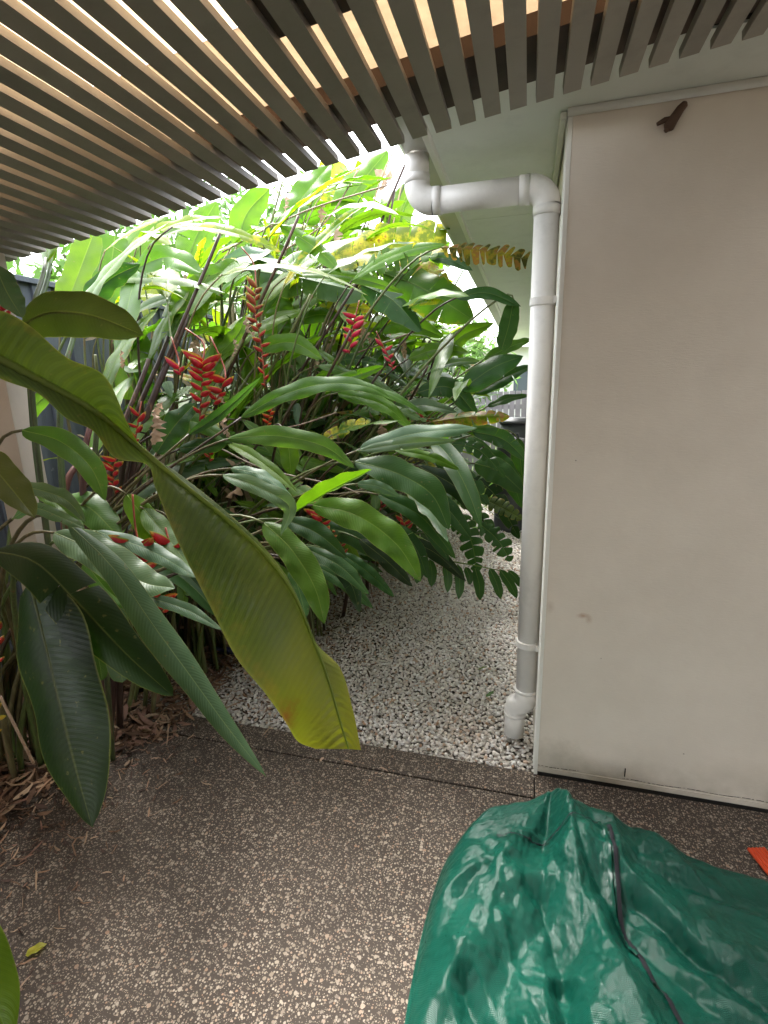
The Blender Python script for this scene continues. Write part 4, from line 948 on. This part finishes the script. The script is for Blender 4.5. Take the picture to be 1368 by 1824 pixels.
POLY = [(-80,380),(0,470),(300,385),(640,275),(700,255),(742,262),(748,390),(800,400),(838,500),(846,560),(876,640),(905,720),(905,770),(938,830),(938,900),(905,960),(850,985),(760,1020),(690,1040),(640,1060),(560,1080),(470,1080),(400,1110),(330,1150),(200,1200),(60,1190),(-80,1200)]
def inside(x, y):
    c = False; j = len(POLY)-1
    for i in range(len(POLY)):
        xi, yi = POLY[i]; xj, yj = POLY[j]
        if (yi > y) != (yj > y) and x < (xj-xi)*(y-yi)/(yj-yi)+xi: c = not c
        j = i
    return c
FL = [(460,600,45),(358,700,50),(628,595,40),(690,640,30),(250,990,40)]
RQ = random.Random(77); made = 0
for tr_ in range(4000):
    if made >= 150: break
    x0, y0 = RQ.uniform(180, 840), RQ.uniform(330, 1010); d = RQ.uniform(2.45, 3.5) if x0 > 420 else RQ.uniform(2.1, 3.0)
    b = at(x0, y0, d); hgt = (1010-y0)/700
    if b.z < .25 or b.y < 2.0: continue
    el = RQ.gauss(-.35+1.15*hgt, .3); az = RQ.gauss(-.25, .7)
    dr = Vector((math.cos(az)*math.cos(el), math.sin(az)*math.cos(el), math.sin(el))); Lb = RQ.uniform(.32, .68); W = Lb*RQ.uniform(.11, .18)
    P = [b]; v = dr.copy(); gq_ = RQ.uniform(.3, 1.1)
    for z in range(4): v = (v+Vector((0, 0, -.24*gq_))).normalized(); P.append(P[-1]+v*Lb/4)
    if any((not inside(*px(p)[:2])) or p.z < .12 or p.x > -.15 or p.x < FX+.1 or p.y < 1.9 for p in P): continue
    if any(abs(px(p)[0]-fx) < fr_ and abs(px(p)[1]-fy) < fr_*1.6 for p in P for fx, fy, fr_ in FL): continue
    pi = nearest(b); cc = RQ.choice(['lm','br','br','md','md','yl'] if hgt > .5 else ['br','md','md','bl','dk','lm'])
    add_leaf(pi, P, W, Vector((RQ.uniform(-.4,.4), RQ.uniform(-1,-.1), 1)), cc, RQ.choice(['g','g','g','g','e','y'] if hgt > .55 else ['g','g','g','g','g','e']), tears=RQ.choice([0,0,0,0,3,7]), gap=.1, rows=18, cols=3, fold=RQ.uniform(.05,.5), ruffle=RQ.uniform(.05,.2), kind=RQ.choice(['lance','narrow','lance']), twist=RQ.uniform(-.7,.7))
    g0 = Vector((PL[pi][1][0]+RQ.uniform(-.2,.2), PL[pi][1][1]+RQ.uniform(-.2,.2), 0)); Ls = (b-g0).length
    c1 = g0+Vector((0, 0, Ls*.5)); c2 = b-dr*min(.3, Ls*.3)+Vector((0, 0, -.04)); p3 = b+dr*.02
    add_stalk(pi, [g0*(1-u)**3+c1*3*u*(1-u)**2+c2*3*u*u*(1-u)+p3*u**3 for u in [k/9 for k in range(10)]], (.009, .0035), RQ.choice([(.12,.17,.05,1),(.18,.21,.08,1),(.24,.22,.10,1),(.07,.05,.03,1)]), n=6); made += 1
print('sweeping', made)
# ---- the rest of each clump grows freely: canes leaning to the light, alternate leaves on long stalks
POLY = [(-80,380),(0,470),(300,385),(640,275),(700,255),(742,262),(748,390),(800,400),(838,500),(846,560),(876,640),(905,720),(905,770),(938,830),(938,900),(905,960),(850,985),(760,1020),(690,1040),(640,1060),(560,1080),(470,1080),(400,1110),(330,1150),(200,1200),(60,1190),(-80,1200)]
def inside(x, y):
    c = False; j = len(POLY)-1
    for i in range(len(POLY)):
        xi, yi = POLY[i]; xj, yj = POLY[j]
        if (yi > y) != (yj > y) and x < (xj-xi)*(y-yi)/(yj-yi)+xi: c = not c
        j = i
    return c
cnt = 0
def free_ok(P, W):
    for p in P:
        if p.x > -.12-W*.4 or p.z < .10 or p.x < FX+.08 and p.z < FZ+.2: return False
        if p.y < 1.72 and p.z > pz(p.x)-.12: return False
        q = px(p)
        if q[2] > .2 and 0 < q[0] < 1368 and q[1] > 250 and not inside(q[0], q[1]): return False
        if p.y < 1.75 or q[2] < (2.05 if q[0] < 250 else 2.3 if q[0] < 420 else 2.7 if q[0] < 640 else 2.95): return False
    return True
R_.seed(21)
for pi in range(2, len(PL)):
    bx, by = PL[pi][1]; tall = PL[pi][0].startswith(('tall', 'backlit', 'heliconia reach'))
    ncane = (14 if tall else 11) if pi > 5 else 7
    for c in range(ncane):
        for tr_ in range(3):
            h = R_.uniform(1.6, 3.7) if tall else R_.uniform(.9, 2.9)
            a0 = R_.uniform(-1.1, 1.1); lean = R_.uniform(.1, .55)
            b0 = Vector((bx+R_.uniform(-.25, .25), by+R_.uniform(-.45, .45), -.02))
            top = b0+Vector((math.cos(a0)*lean*h, math.sin(a0)*lean*h*.7, h))
            if top.y > 1.9 and top.x < -.3: break
        else: continue
        mid = b0.lerp(top, .5)+Vector((-.06*h*math.cos(a0), 0, .05*h)); cane = crom([b0, mid, top], 13)
        k = sum(1 for p in cane if px(p)[1] > 250 and 0 < px(p)[0] < 1368 and not inside(px(p)[0], px(p)[1]) and p.z > .2)
        if k == 0: add_stalk(pi, [b0, mid, top], (.014, .007), R_.choice([(.08,.13,.035,1),(.10,.06,.04,1),(.15,.17,.06,1),(.07,.04,.03,1)]), 'cane', 8)
        nl = R_.randint(5, 7)
        for q in range(nl):
            s = .25+.75*q/(nl-1); p0 = cane[min(12, int(s*12))]; sg = 1 if q % 2 else -1
            az = a0+sg*R_.uniform(.5, 1.7)+R_.uniform(-.3, .3); el = R_.uniform(.2, 1.15) if s > .6 else R_.uniform(-.1, .7)
            dr = Vector((math.cos(az)*math.cos(el), math.sin(az)*math.cos(el), math.sin(el)))
            pet = R_.uniform(.08, .28); Lb = R_.uniform(.5, .98)*(1.1 if tall else .9); W = Lb*R_.uniform(.13, .21)
            p1 = p0+dr*pet; g = R_.uniform(.5, 1.3)
            P = [p1]; v = dr.copy()
            for z in range(4):
                v = (v+Vector((0, 0, -.28*g))).normalized(); P.append(P[-1]+v*Lb/4)
            if not free_ok(P, W): continue
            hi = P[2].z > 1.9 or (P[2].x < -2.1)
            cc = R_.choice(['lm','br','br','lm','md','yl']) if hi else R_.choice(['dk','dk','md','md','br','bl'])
            mt = 'g' if R_.random() < .82 else R_.choice(['e','y','o','e'])
            te = R_.choice([0, 0, 0, 0, 3, 5, 8]); nr = Vector((0, 0, 1))+Vector((R_.uniform(-.6, .6), R_.uniform(-.7, .3), 0))
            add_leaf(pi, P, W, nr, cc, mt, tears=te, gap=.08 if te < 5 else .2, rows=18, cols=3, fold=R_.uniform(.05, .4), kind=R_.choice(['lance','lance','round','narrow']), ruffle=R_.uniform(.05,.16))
            add_stalk(pi, [p0, p0.lerp(p1, .5)+Vector((0, 0, -.01)), p1+(P[1]-P[0])*.1], (.006, .004), (.12,.17,.05,1), 'stalk', 6); cnt += 1
print('free leaves', cnt)

# ------------------------------------------------------------------ trees and shrubs beyond
def bushy(name, loc, h, rx, ry, n, c, label, cat, seed_, lf=.11):
    th = thing(name, loc, label, cat, 'trees beyond the fences'); g = np.random.default_rng(seed_)
    m = MB(); b = Vector(loc); m.tube([b, b+Vector((.05, 0, h*.35)), b+Vector((-.05, .05, h*.7))], [.09, .07, .03], 8)
    for a in range(7):
        q = a*.9; s_ = b+Vector((0, 0, h*(.3+.05*a))); m.tube([s_, s_+Vector((math.cos(q)*rx*.5, math.sin(q)*ry*.5, h*.2))], [.035, .012], 6)
    build(m, 'trunk', M['stalk'], th, smooth=True).color = (.14, .11, .08, 1)
    cl = g.normal(0, 1, (26, 3)); cl /= np.linalg.norm(cl, axis=1)[:, None]; cl *= g.uniform(.45, 1, (26, 1)); cl = cl*[rx, ry, h*.40]+np.array([loc[0], loc[1], h*.6])
    k = g.integers(0, 26, n); C0 = cl[k]+g.normal(0, 1, (n, 3))*[rx*.2, ry*.2, h*.09]
    a = g.normal(size=(n, 3)); a[:, 2] -= .5; a /= np.linalg.norm(a, axis=1)[:, None]; b_ = np.cross(a, g.normal(size=(n, 3))); b_ /= np.linalg.norm(b_, axis=1)[:, None]
    s = g.uniform(.6, 1.2, (n, 1))*lf
    V = np.stack([C0-a*s, C0+b_*s*.3, C0+a*s, C0-b_*s*.3], 1).reshape(-1, 3); Fc = np.arange(n*4).reshape(-1, 4)
    Cc = np.array(c)[None]*g.uniform(.6, 1.4, (n, 1)); Cc = np.concatenate([Cc, np.ones((n, 1))], 1)
    o = points_mesh('crown', M['foliage'], V, Fc, np.repeat(Cc, 4, 0), kind='stuff'); o.parent = th; o.location = -th.location
bushy('garden_tree', (-4.3, 5.2, 0), 3.9, 1.2, 1.6, 5000, (.09, .20, .03), 'leafy green tree behind the slate fence glimpsed through the heliconias', 'tree', 1)
bushy('garden_tree', (-3.9, 8.5, 0), 4.6, 1.6, 1.3, 5000, (.10, .22, .04), 'leafy green tree past the far end of the slate fence', 'tree', 2)
bushy('garden_shrub', (-1.7, 8.3, 0), 2.2, .8, .6, 3500, (.10, .20, .04), 'green shrub in front of the far paling fence behind the heliconias', 'shrub', 3, .07)
bushy('garden_tree', (-1.9, 12.5, 0), 3.0, 1.3, 1.1, 4000, (.14, .26, .06), 'pale green tree beyond the far paling fence', 'tree', 4)

def tangle():
    g = np.random.default_rng(12); n = 5200
    x = g.normal(-1.75, .33, n); y = g.uniform(2.3, 6.4, n); z = np.abs(g.normal(.75, .5, n))+.05
    k = (x < -.85) & (x > -2.5) & ~((y < 2.9) & (x > -1.35)); x, y, z = x[k], y[k], z[k]; n = len(x); P = np.stack([x, y, z], -1)
    D = g.normal(size=(n, 3))*[.5, .5, 1]; D[:, 2] -= .5; D /= np.linalg.norm(D, axis=1)[:, None]; S = np.cross(D, g.normal(size=(n, 3))); S /= np.linalg.norm(S, axis=1)[:, None]
    L = g.uniform(.06, .36, (n, 1)); W = np.where(g.random((n, 1)) < .5, g.uniform(.003, .008, (n, 1)), g.uniform(.012, .05, (n, 1))); B = np.cross(D, S)*L*g.uniform(-.25, .25, (n, 1))
    rows = [P-S*W*.3, P+S*W*.3]
    for s, w_ in ((.3, 1.), (.65, .9), (1., .12)):
        c = P+D*L*s+B*s*s+S*g.normal(0, .006, (n, 1)); rows += [c-S*W*w_/2, c+S*W*w_/2]
    V = np.stack(rows, 1).reshape(-1, 3); f = np.array([(0,1,3,2),(2,3,5,4),(4,5,7,6)]); Fc = (f[None]+(np.arange(n)*8)[:, None, None]).reshape(-1, 4)
    pal = np.array([(.42,.30,.20),(.30,.19,.12),(.52,.42,.32),(.20,.12,.08),(.06,.13,.03),(.10,.20,.03),(.05,.10,.03)]); C = pal[g.choice(7, n, p=[.2,.17,.14,.1,.15,.12,.12])]*g.uniform(.7, 1.3, (n, 1))
    C = np.concatenate([np.clip(C, 0, 1), np.ones((n, 1))], 1)
    tag(points_mesh('dead_leaf_tangle', M['litter'], V, Fc, np.repeat(C, 8, 0)), 'tangle of dry tan stems and shredded leaves deep inside the heliconias', 'dead leaves')
tangle()
# ------------------------------------------------------------------ litter, fallen leaves
def chips(n, area, zf, size, pal, seed_, name, label, cat):
    g = np.random.default_rng(seed_); P = area(g, n); n = len(P); k = 3
    a = g.uniform(0, 6.28, n); L = g.uniform(*size[0], n); W = g.uniform(*size[1], n); dx = np.stack([np.cos(a), np.sin(a), g.uniform(-.35, .35, n)], -1); dy = np.stack([-np.sin(a), np.cos(a), g.uniform(-.3, .3, n)], -1)
    V = []
    for i, s in enumerate((-1, -.4, .4, 1)):
        c = P+dx*(L*s/2)[:, None]+np.array([0, 0, 1])*((s*s)*L*g.uniform(-.1, .25, n))[:, None]; ww = W*(1-.65*abs(s)**2)
        V += [c-dy*ww[:, None]/2, c+np.array([0, 0, 1])*(W*.25)[:, None]*g.uniform(-1, 1, (n, 1)), c+dy*ww[:, None]/2]
    V = np.stack(V, 1); zmin = V[..., 2].min(1); V[..., 2] += (np.maximum(0, P[:, 2]+.001-zmin))[:, None]
    f = [(r*3+c, r*3+c+1, (r+1)*3+c+1, (r+1)*3+c) for r in range(3) for c in range(2)]
    Fc = (np.array(f)[None]+(np.arange(n)*12)[:, None, None]).reshape(-1, 4)
    C = np.array(pal)[g.integers(0, len(pal), n)]*g.uniform(.7, 1.25, (n, 1)); C = np.concatenate([np.clip(C, 0, 1), np.ones((n, 1))], 1)
    return tag(points_mesh(name, M['litter'], V.reshape(-1, 3), Fc, np.repeat(C, 12, 0)), label, cat)
BRP = [(.22,.13,.08),(.32,.20,.13),(.14,.08,.05),(.42,.30,.20),(.26,.15,.11),(.10,.06,.045)]
def bed(g, n):
    x = g.uniform(-2.58, -1.55, n); y = g.uniform(.2, 7.5, n)**1.0; lim = -1.86+.22*np.clip((y-1.6)/.5, 0, 1)+.16*g.normal(0, .35, n)*1.0+.22*np.clip(1-np.abs(y-1.75)/.35, 0, 1)
    keep = x < lim; x, y = x[keep], y[keep]; return np.stack([x, y, g.uniform(0, .05, len(x))*np.clip((-1.75-x)/.1, .1, 1)], -1)
chips(16000, bed, 0, ((.03, .11), (.006, .026)), BRP, 3, 'leaf_litter', 'brown dry leaf litter and bark covering the garden bed', 'leaf litter')
def spill(g, n):
    x = -1.86+np.abs(g.normal(0, .22, n)); y = g.uniform(.5, 1.9, n); return np.stack([x, y, np.full(n, .001)], -1)
chips(900, spill, 0, ((.012, .05), (.002, .009)), BRP+[(.08,.05,.04)]*3, 4, 'leaf_litter', 'scattered dry leaf crumbs spilling from the bed onto the concrete', 'leaf litter')
def ongr(g, n):
    x = -1.95+np.abs(g.normal(0, .5, n)); y = g.uniform(1.95, 5.5, n); return np.stack([x, y, np.full(n, .003)], -1)
chips(2600, ongr, 0, ((.015, .06), (.004, .014)), BRP, 6, 'leaf_litter', 'dry leaf crumbs lying among the white pebbles under the plants', 'leaf litter')
m = MB(); m.add([(-2.6,-2,-.004),(-1.935,-2,-.004),(-1.935,1.92,-.004),(-2.6,1.92,-.004)], [(0,1,2,3)]); m.add([(-2.6,1.9205,-.015),(-1.9,1.9205,-.015),(-1.75,7.2,-.015),(-2.6,7.2,-.015)], [(0,1,2,3)]); struct(m, 'garden_bed', M['soil'])
def fallen(x0, y0, x1, y1, w, c, label, mat='g', fold=.3, name='fallen_leaf', z=.004, grp=None):
    a = on_z(x0, y0, z); b = on_z(x1, y1, z); c_ = a.lerp(b, .5); seed[0] += 1
    me, _ = blade([a-c_, Vector((0, 0, .003)), b-c_], w, Vector((0, 0, 1)), seed=seed[0], rows=10, cols=3, fold=fold, curl=.1, ruffle=.2, rib=False)
    o = build(me, name, LM.get(mat) or M[mat], None, smooth=True); o.location = c_+Vector((0, 0, .004)); o.color = c; tag(o, label, 'leaf', grp)
fallen(46, 1704, 84, 1683, .028, (.42, .40, .05, 1), 'yellow green fallen leaf on the concrete at lower left', 'y')
fallen(33, 1766, 57, 1738, .007, (.6, .5, .28, 1), 'pale dry leaf sliver below the yellow fallen leaf', 'dead', .6)
SCR = ['long pale dry scrap on the concrete nearest the brown bed litter, left of the others', 'pale dry scrap lying level in the middle of the upper cluster of scraps',
 'short tilted dry scrap at the lower right of the upper cluster', 'dry scrap at the right end of the upper cluster, pointing up right', 'slanting dry sliver alone below the upper cluster of scraps',
 'tiny upright dry scrap beneath the scrap nearest the bed litter', 'dry scrap just under the tip of the dark hanging leaf', 'level dry scrap well below the dark hanging leaf tip',
 'short dry scrap lowest of the scraps, halfway to the yellow fallen leaf', 'tiny dry scrap on the edge strip beside the bed litter']
DL = 'small pale dry leaf scrap among several on the concrete near the garden bed'; DG = 'dry leaf scraps on the concrete'
for q in [(230,1343,246,1336,.007),(268,1353,288,1352,.007),(290,1352,297,1361,.007),(300,1352,309,1343,.006),(280,1408,301,1393,.006),(237,1352,235,1362,.006),(160,1497,176,1492,.007),(182,1557,200,1556,.006),(138,1601,148,1608,.006),(246,1280,262,1291,.006)]:
    i_ = SCR.pop(0); fallen(*q[:4], q[4], (.6,.5,.3,1), i_, 'dead', .5, 'leaf_scrap', grp=DG)
fallen(232, 1196, 236, 1248, .035, (.4,.3,.2,1), 'broad brown dead leaf standing in the litter below the grey green blades', 'dead', .5)
fallen(398, 1266, 430, 1252, .012, (.45,.33,.22,1), 'long tan dead leaf strip on the pebbles near the concrete edge', 'dead', .6, z=.012)
fallen(866, 1243, 880, 1232, .022, (.06,.14,.03,1), 'small green fallen leaf on the pebbles left of the downpipe foot', 'g', .2, z=.012)
fallen(852, 1194, 868, 1188, .014, (.10,.15,.05,1), 'tiny green leaf bit on the pebbles beyond the other green leaf', 'g', .2, z=.012)
fallen(570, 1358, 577, 1350, .012, (.7,.68,.62,1), 'white pebble shard caught in the groove below the big leaf tip', 'dead', .2, name='leaf_chip')
fallen(612, 1356, 630, 1362, .012, (.7,.66,.55,1), 'cream leaf chip lying along the groove in the concrete', 'dead', .4, name='leaf_chip')
fallen(676, 1368, 692, 1376, .008, (.7,.62,.4,1), 'thin cream husk lying in the groove right of the cream leaf chip', 'dead', .6, name='leaf_chip')

# ================================================================== GREEN COVER (crumpled by a small cloth relaxation)
def coons(nu, nv):
    def curve(pts, n): return np.array([tuple(p)[:2] for p in crom([Vector((a, b, 0)) for a, b in pts], n)])
    left = curve([(-.22, .35), (-.235, .75), (-.245, 1.02), (-.235, 1.25), (-.20, 1.44), (-.115, 1.60)], nv)
    right = curve([(1.45, .35), (1.45, .9), (1.42, 1.42)], nv)
    top = curve([(-.115, 1.60), (.03, 1.685), (.18, 1.775), (.30, 1.73), (.42, 1.70), (.52, 1.665), (.62, 1.62), (.80, 1.575), (1.1, 1.50), (1.42, 1.42)], nu)
    bot = curve([(-.20, .35), (.5, .33), (1.45, .35)], nu)
    s = np.linspace(0, 1, nu)[None, :, None]; t = np.linspace(0, 1, nv)[:, None, None]
    return (1-s)*left[:, None]+s*right[:, None]+(1-t)*bot[None]+t*top[None]-((1-s)*(1-t)*bot[0]+s*(1-t)*bot[-1]+(1-s)*t*top[0]+s*t*top[-1])
NU, NV = 220, 170
XY = coons(NU, NV); X, Y = XY[..., 0], XY[..., 1]
du = np.minimum(np.arange(NU)[None, :], 9e9)/(NU-1)*1.6; dv = (NV-1-np.arange(NV))[:, None]/(NV-1)*1.2
def ridge(x, y, a, b, wd, h):
    a = np.array(a); b = np.array(b); d = b-a; t = np.clip(((x-a[0])*d[0]+(y-a[1])*d[1])/(d@d), 0, 1)
    r = np.hypot(x-a[0]-t*d[0], y-a[1]-t*d[1]); return h*np.maximum(0, 1-r/wd)**1.15*(1-.35*t)
edge = np.minimum(1-np.exp(-du/.05), 1-np.exp(-dv/.045))
Z = .10*edge
for a, b, wd, h in [((.19,1.62),(.22,1.25),.12,.09), ((.22,1.3),(.45,.7),.16,.07), ((.0,1.48),(-.08,1.0),.12,.045), ((.30,1.50),(.75,1.0),.12,.05), ((-.02,1.2),(.12,.85),.09,.05), ((.55,1.42),(.95,1.3),.1,.05), ((.05,.95),(.2,.6),.1,.05), ((.5,1.0),(.8,.6),.14,.06), ((.1,1.5),(.0,1.25),.06,.03)]:
    Z = np.maximum(Z, edge*(.07+ridge(X, Y, a, b, wd, h))+.0*X)+edge*.15*ridge(X, Y, a, b, wd*1.6, h)
for a, b, wd, h in [((.10,1.3),(.16,1.05),.07,.06), ((.38,1.35),(.62,1.12),.06,.07), ((.15,1.05),(.17,.7),.05,.08), ((-.1,1.0),(.04,.8),.05,.05)]:
    Z = np.maximum(.02*edge, Z-ridge(X, Y, a, b, wd, h))
gq = np.random.default_rng(44)
def fbm(sc_, oz):
    out = np.zeros((NV, NU))
    for i in range(0, NV, 3):
        for j in range(0, NU, 3): out[i:i+3, j:j+3] = mnoise.noise(Vector((X[i, j]*sc_, Y[i, j]*sc_, oz)))
    return out
WX_, WY_ = X+.020*fbm(6, 1.1)+.005*fbm(16, 5.2), Y+.020*fbm(6, 9.1)+.005*fbm(16, 3.7)
up_ = np.zeros_like(X); dn_ = np.zeros_like(X)
for k_ in range(230):
    cx_, cy_ = gq.uniform(-.2, 1.3), gq.uniform(.45, 1.7)
    rd_ = math.atan2(cy_-1.75, cx_-.22)+gq.normal(0, .45) if gq.random() < .65 else gq.uniform(0, 3.14)
    sz = gq.choice([1, .6, .38, .2], p=[.16,.30,.32,.22]); ln = gq.uniform(.10, .26)*sz; wd = gq.uniform(.045, .085)*sz; hh_ = wd*gq.uniform(.5, 1.0)
    a = (cx_-math.cos(rd_)*ln, cy_-math.sin(rd_)*ln); b = (cx_+math.cos(rd_)*ln, cy_+math.sin(rd_)*ln)
    q_ = ridge(WX_, WY_, a, b, wd, hh_)
    if k_ % 3: up_ = np.maximum(up_, q_)
    else: dn_ = np.maximum(dn_, q_)
from mathutils.geometry import delaunay_2d_cdt
from mathutils.bvhtree import BVHTree
def facets(du_, dv_, amp, sd_, polar=True):
    g = np.random.default_rng(sd_)
    if polar: U_ = np.arctan2(WX_-.22, 2.0-WY_)*1.0; V_ = np.hypot(WX_-.22, WY_-2.0)
    else: U_, V_ = WX_+.4*WY_, WY_-.3*WX_
    sx_, sy_ = 1/du_, 1/dv_; A_, B_ = U_*sx_, V_*sy_
    gx_, gy_ = np.meshgrid(np.arange(A_.min()-2, A_.max()+3), np.arange(B_.min()-2, B_.max()+3))
    pt = np.stack([gx_.ravel(), gy_.ravel()], -1)+g.uniform(-.48, .48, (gx_.size, 2)); pt = pt[g.random(len(pt)) > .12]
    res = delaunay_2d_cdt([Vector(p) for p in pt], [], [], 0, 1e-6)
    hh = g.uniform(-1, 1, len(res[0])); hh = np.sign(hh)*np.abs(hh)**.8
    bvh = BVHTree.FromPolygons([Vector((v.x, v.y, h)) for v, h in zip(res[0], hh)], res[2])
    out = np.zeros((NV, NU)); dn = Vector((0, 0, -1))
    for i in range(NV):
        for j in range(NU):
            h = bvh.ray_cast(Vector((A_[i, j], B_[i, j], 5)), dn)[0]
            if h: out[i, j] = h.z
    return out*amp
FC = facets(.15, .26, .038, 5)+facets(.085, .12, .015, 8)+facets(.05, .07, .005, 9, False)
Z = Z*.85+edge*(up_*.45-dn_*.35+FC)
Z = np.maximum(Z, .004*edge)
base = Z.copy(); P3 = np.stack([X, Y, Z+.004], -1); P3 = P3+rng.normal(0, .0012, P3.shape)*edge[..., None]
sup = np.maximum(.003, base*.96)
lowf = sum(np.sin(X*a+Y*b+c) for a, b, c in ((11, 4, 0), (-6, 13, 2), (19, -9, 1)))/3
STR = 1.004+.006*lowf
rest = {}
def cons(di, dj):
    a = P0[max(0, -di):NV-max(0, di) or None, max(0, -dj):NU-max(0, dj) or None]
    b = P0[max(0, di):, max(0, dj):][:a.shape[0], :a.shape[1]] if dj >= 0 else P0[di:, :NU+dj]
    return np.linalg.norm(a-b, axis=-1)
P0 = P3.copy()
prev = P3.copy()
def relax(di, dj, st, k):
    """project all distance constraints between (i,j) and (i+di,j+dj), in colour batches"""
    if dj >= 0: ai, aj, bi, bj = slice(0, NV-di), slice(0, NU-dj), slice(di, NV), slice(dj, NU)
    else: ai, aj, bi, bj = slice(0, NV-di), slice(-dj, NU), slice(di, NV), slice(0, NU+dj)
    A = P3[ai, aj]; B = P3[bi, bj]; d = B-A; L = np.linalg.norm(d, axis=-1)+1e-9
    R0 = REST[(di, dj)]; c = (L-R0)/L*.5*k
    if st: c = np.minimum(c, 0)         # bending: only pushes apart
    cor = d*c[..., None]*.5; acc[ai, aj] += cor; acc[bi, bj] -= cor; wgt[ai, aj] += .5; wgt[bi, bj] += .5
REST = {}
for di, dj in ((0,1),(1,0),(1,1),(1,-1),(0,3),(3,0)):
    if dj >= 0: A = P0[0:NV-di, 0:NU-dj]; B = P0[di:NV, dj:NU]; S_ = STR[0:NV-di, 0:NU-dj]
    else: A = P0[0:NV-di, -dj:NU]; B = P0[di:NV, 0:NU+dj]; S_ = STR[0:NV-di, -dj:NU]
    REST[(di, dj)] = np.linalg.norm(A-B, axis=-1)*S_*(1.0 if max(abs(di), abs(dj)) < 3 else .93)
pin = np.zeros((NV, NU), bool); pin[:, 0] = 1; pin[-1, :] = 1; pin[:, -1] = 1; pin[0, :] = 1
for it in range(14):
    vel = (P3-prev)*.90; prev = P3.copy(); P3 = P3+vel; P3[..., 2] -= .00012
    for sw in range(3):
        acc = np.zeros_like(P3); wgt = np.full((NV, NU), 1e-6)
        for (di, dj) in ((0,1),(1,0),(1,1),(1,-1)): relax(di, dj, False, 1.0)
        for (di, dj) in ((0,3),(3,0)): relax(di, dj, True, .8)
        P3 = P3+acc/wgt[..., None]*1.25*.5*2/2*1.6
        P3[pin] = P0[pin]; P3[..., 2] = np.maximum(P3[..., 2], sup)
bag = thing('garden_cover', (.4, 1.0, 0), 'crumpled shiny green woven plastic cover with black zip lying on the concrete', 'cover')
uu = np.cumsum(np.concatenate([np.zeros((NV, 1)), np.linalg.norm(np.diff(P0, axis=1), axis=-1)], 1), 1); vv = np.cumsum(np.concatenate([np.zeros((1, NU)), np.linalg.norm(np.diff(P0, axis=0), axis=-1)], 0), 0)
me = bpy.data.meshes.new('fabric'); V = P3.reshape(-1, 3)-np.array(bag.location); idx = np.arange(NU*NV).reshape(NV, NU)
Fc = np.stack([idx[:-1, :-1], idx[:-1, 1:], idx[1:, 1:], idx[1:, :-1]], -1).reshape(-1, 4)
me.vertices.add(len(V)); me.vertices.foreach_set('co', V.astype(np.float32).ravel()); me.loops.add(Fc.size); me.loops.foreach_set('vertex_index', Fc.astype(np.int32).ravel())
me.polygons.add(len(Fc)); me.polygons.foreach_set('loop_start', np.arange(len(Fc), dtype=np.int32)*4); me.polygons.foreach_set('use_smooth', np.ones(len(Fc), bool))
me.update(calc_edges=True); ul = me.uv_layers.new(name='UVMap'); UVs = np.stack([uu.ravel(), vv.ravel()], -1)[Fc.ravel()]; ul.data.foreach_set('uv', UVs.astype(np.float32).ravel()); me.materials.append(M['cloth'])
fab = bpy.data.objects.new('fabric', me); col.objects.link(fab); fab.parent = bag
ss = fab.modifiers.new('smooth', 'SUBSURF'); ss.levels = 1; ss.render_levels = 1
def surf_z(x, y):
    d = (P3[..., 0]-x)**2+(P3[..., 1]-y)**2; k = np.argsort(d.ravel())[:4]; return P3.reshape(-1, 3)[k][:, 2].max()
def tape(name, px_pts, w_, mat, lift=.004, n=70):
    pts = crom([on_z(x, y, .13) for x, y in px_pts], n); mb = MB(); vs = []
    for i, p in enumerate(pts):
        t = (pts[min(i+1, n-1)]-pts[max(i-1, 0)]); t.z = 0; t.normalize(); s_ = Vector((t.y, -t.x, 0))
        for k in (-1, 0, 1):
            q = p+s_*k*w_/2; z = surf_z(q.x, q.y); vs.append((q.x, q.y, z+lift+(.002 if k == 0 else 0)))
    mb.add(vs, [(i*3+k, i*3+k+1, (i+1)*3+k+1, (i+1)*3+k) for i in range(n-1) for k in range(2)]); return build(mb, name, mat, bag, smooth=True)
tape('zip', [(1085,1462),(1100,1540),(1112,1610),(1142,1665),(1165,1715),(1192,1765),(1225,1824),(1250,1870)], .013, M['black'])
tape('zip_flap', [(1068,1450),(1082,1500),(1092,1570),(1108,1625),(1140,1668)], .012, M['cloth'], .007, 50)
tape('hem_seam', [(884,1474),(930,1478),(975,1474),(1030,1462),(1072,1450)], .004, M['black'], .004, 40)
print('objects', len(bpy.data.objects))
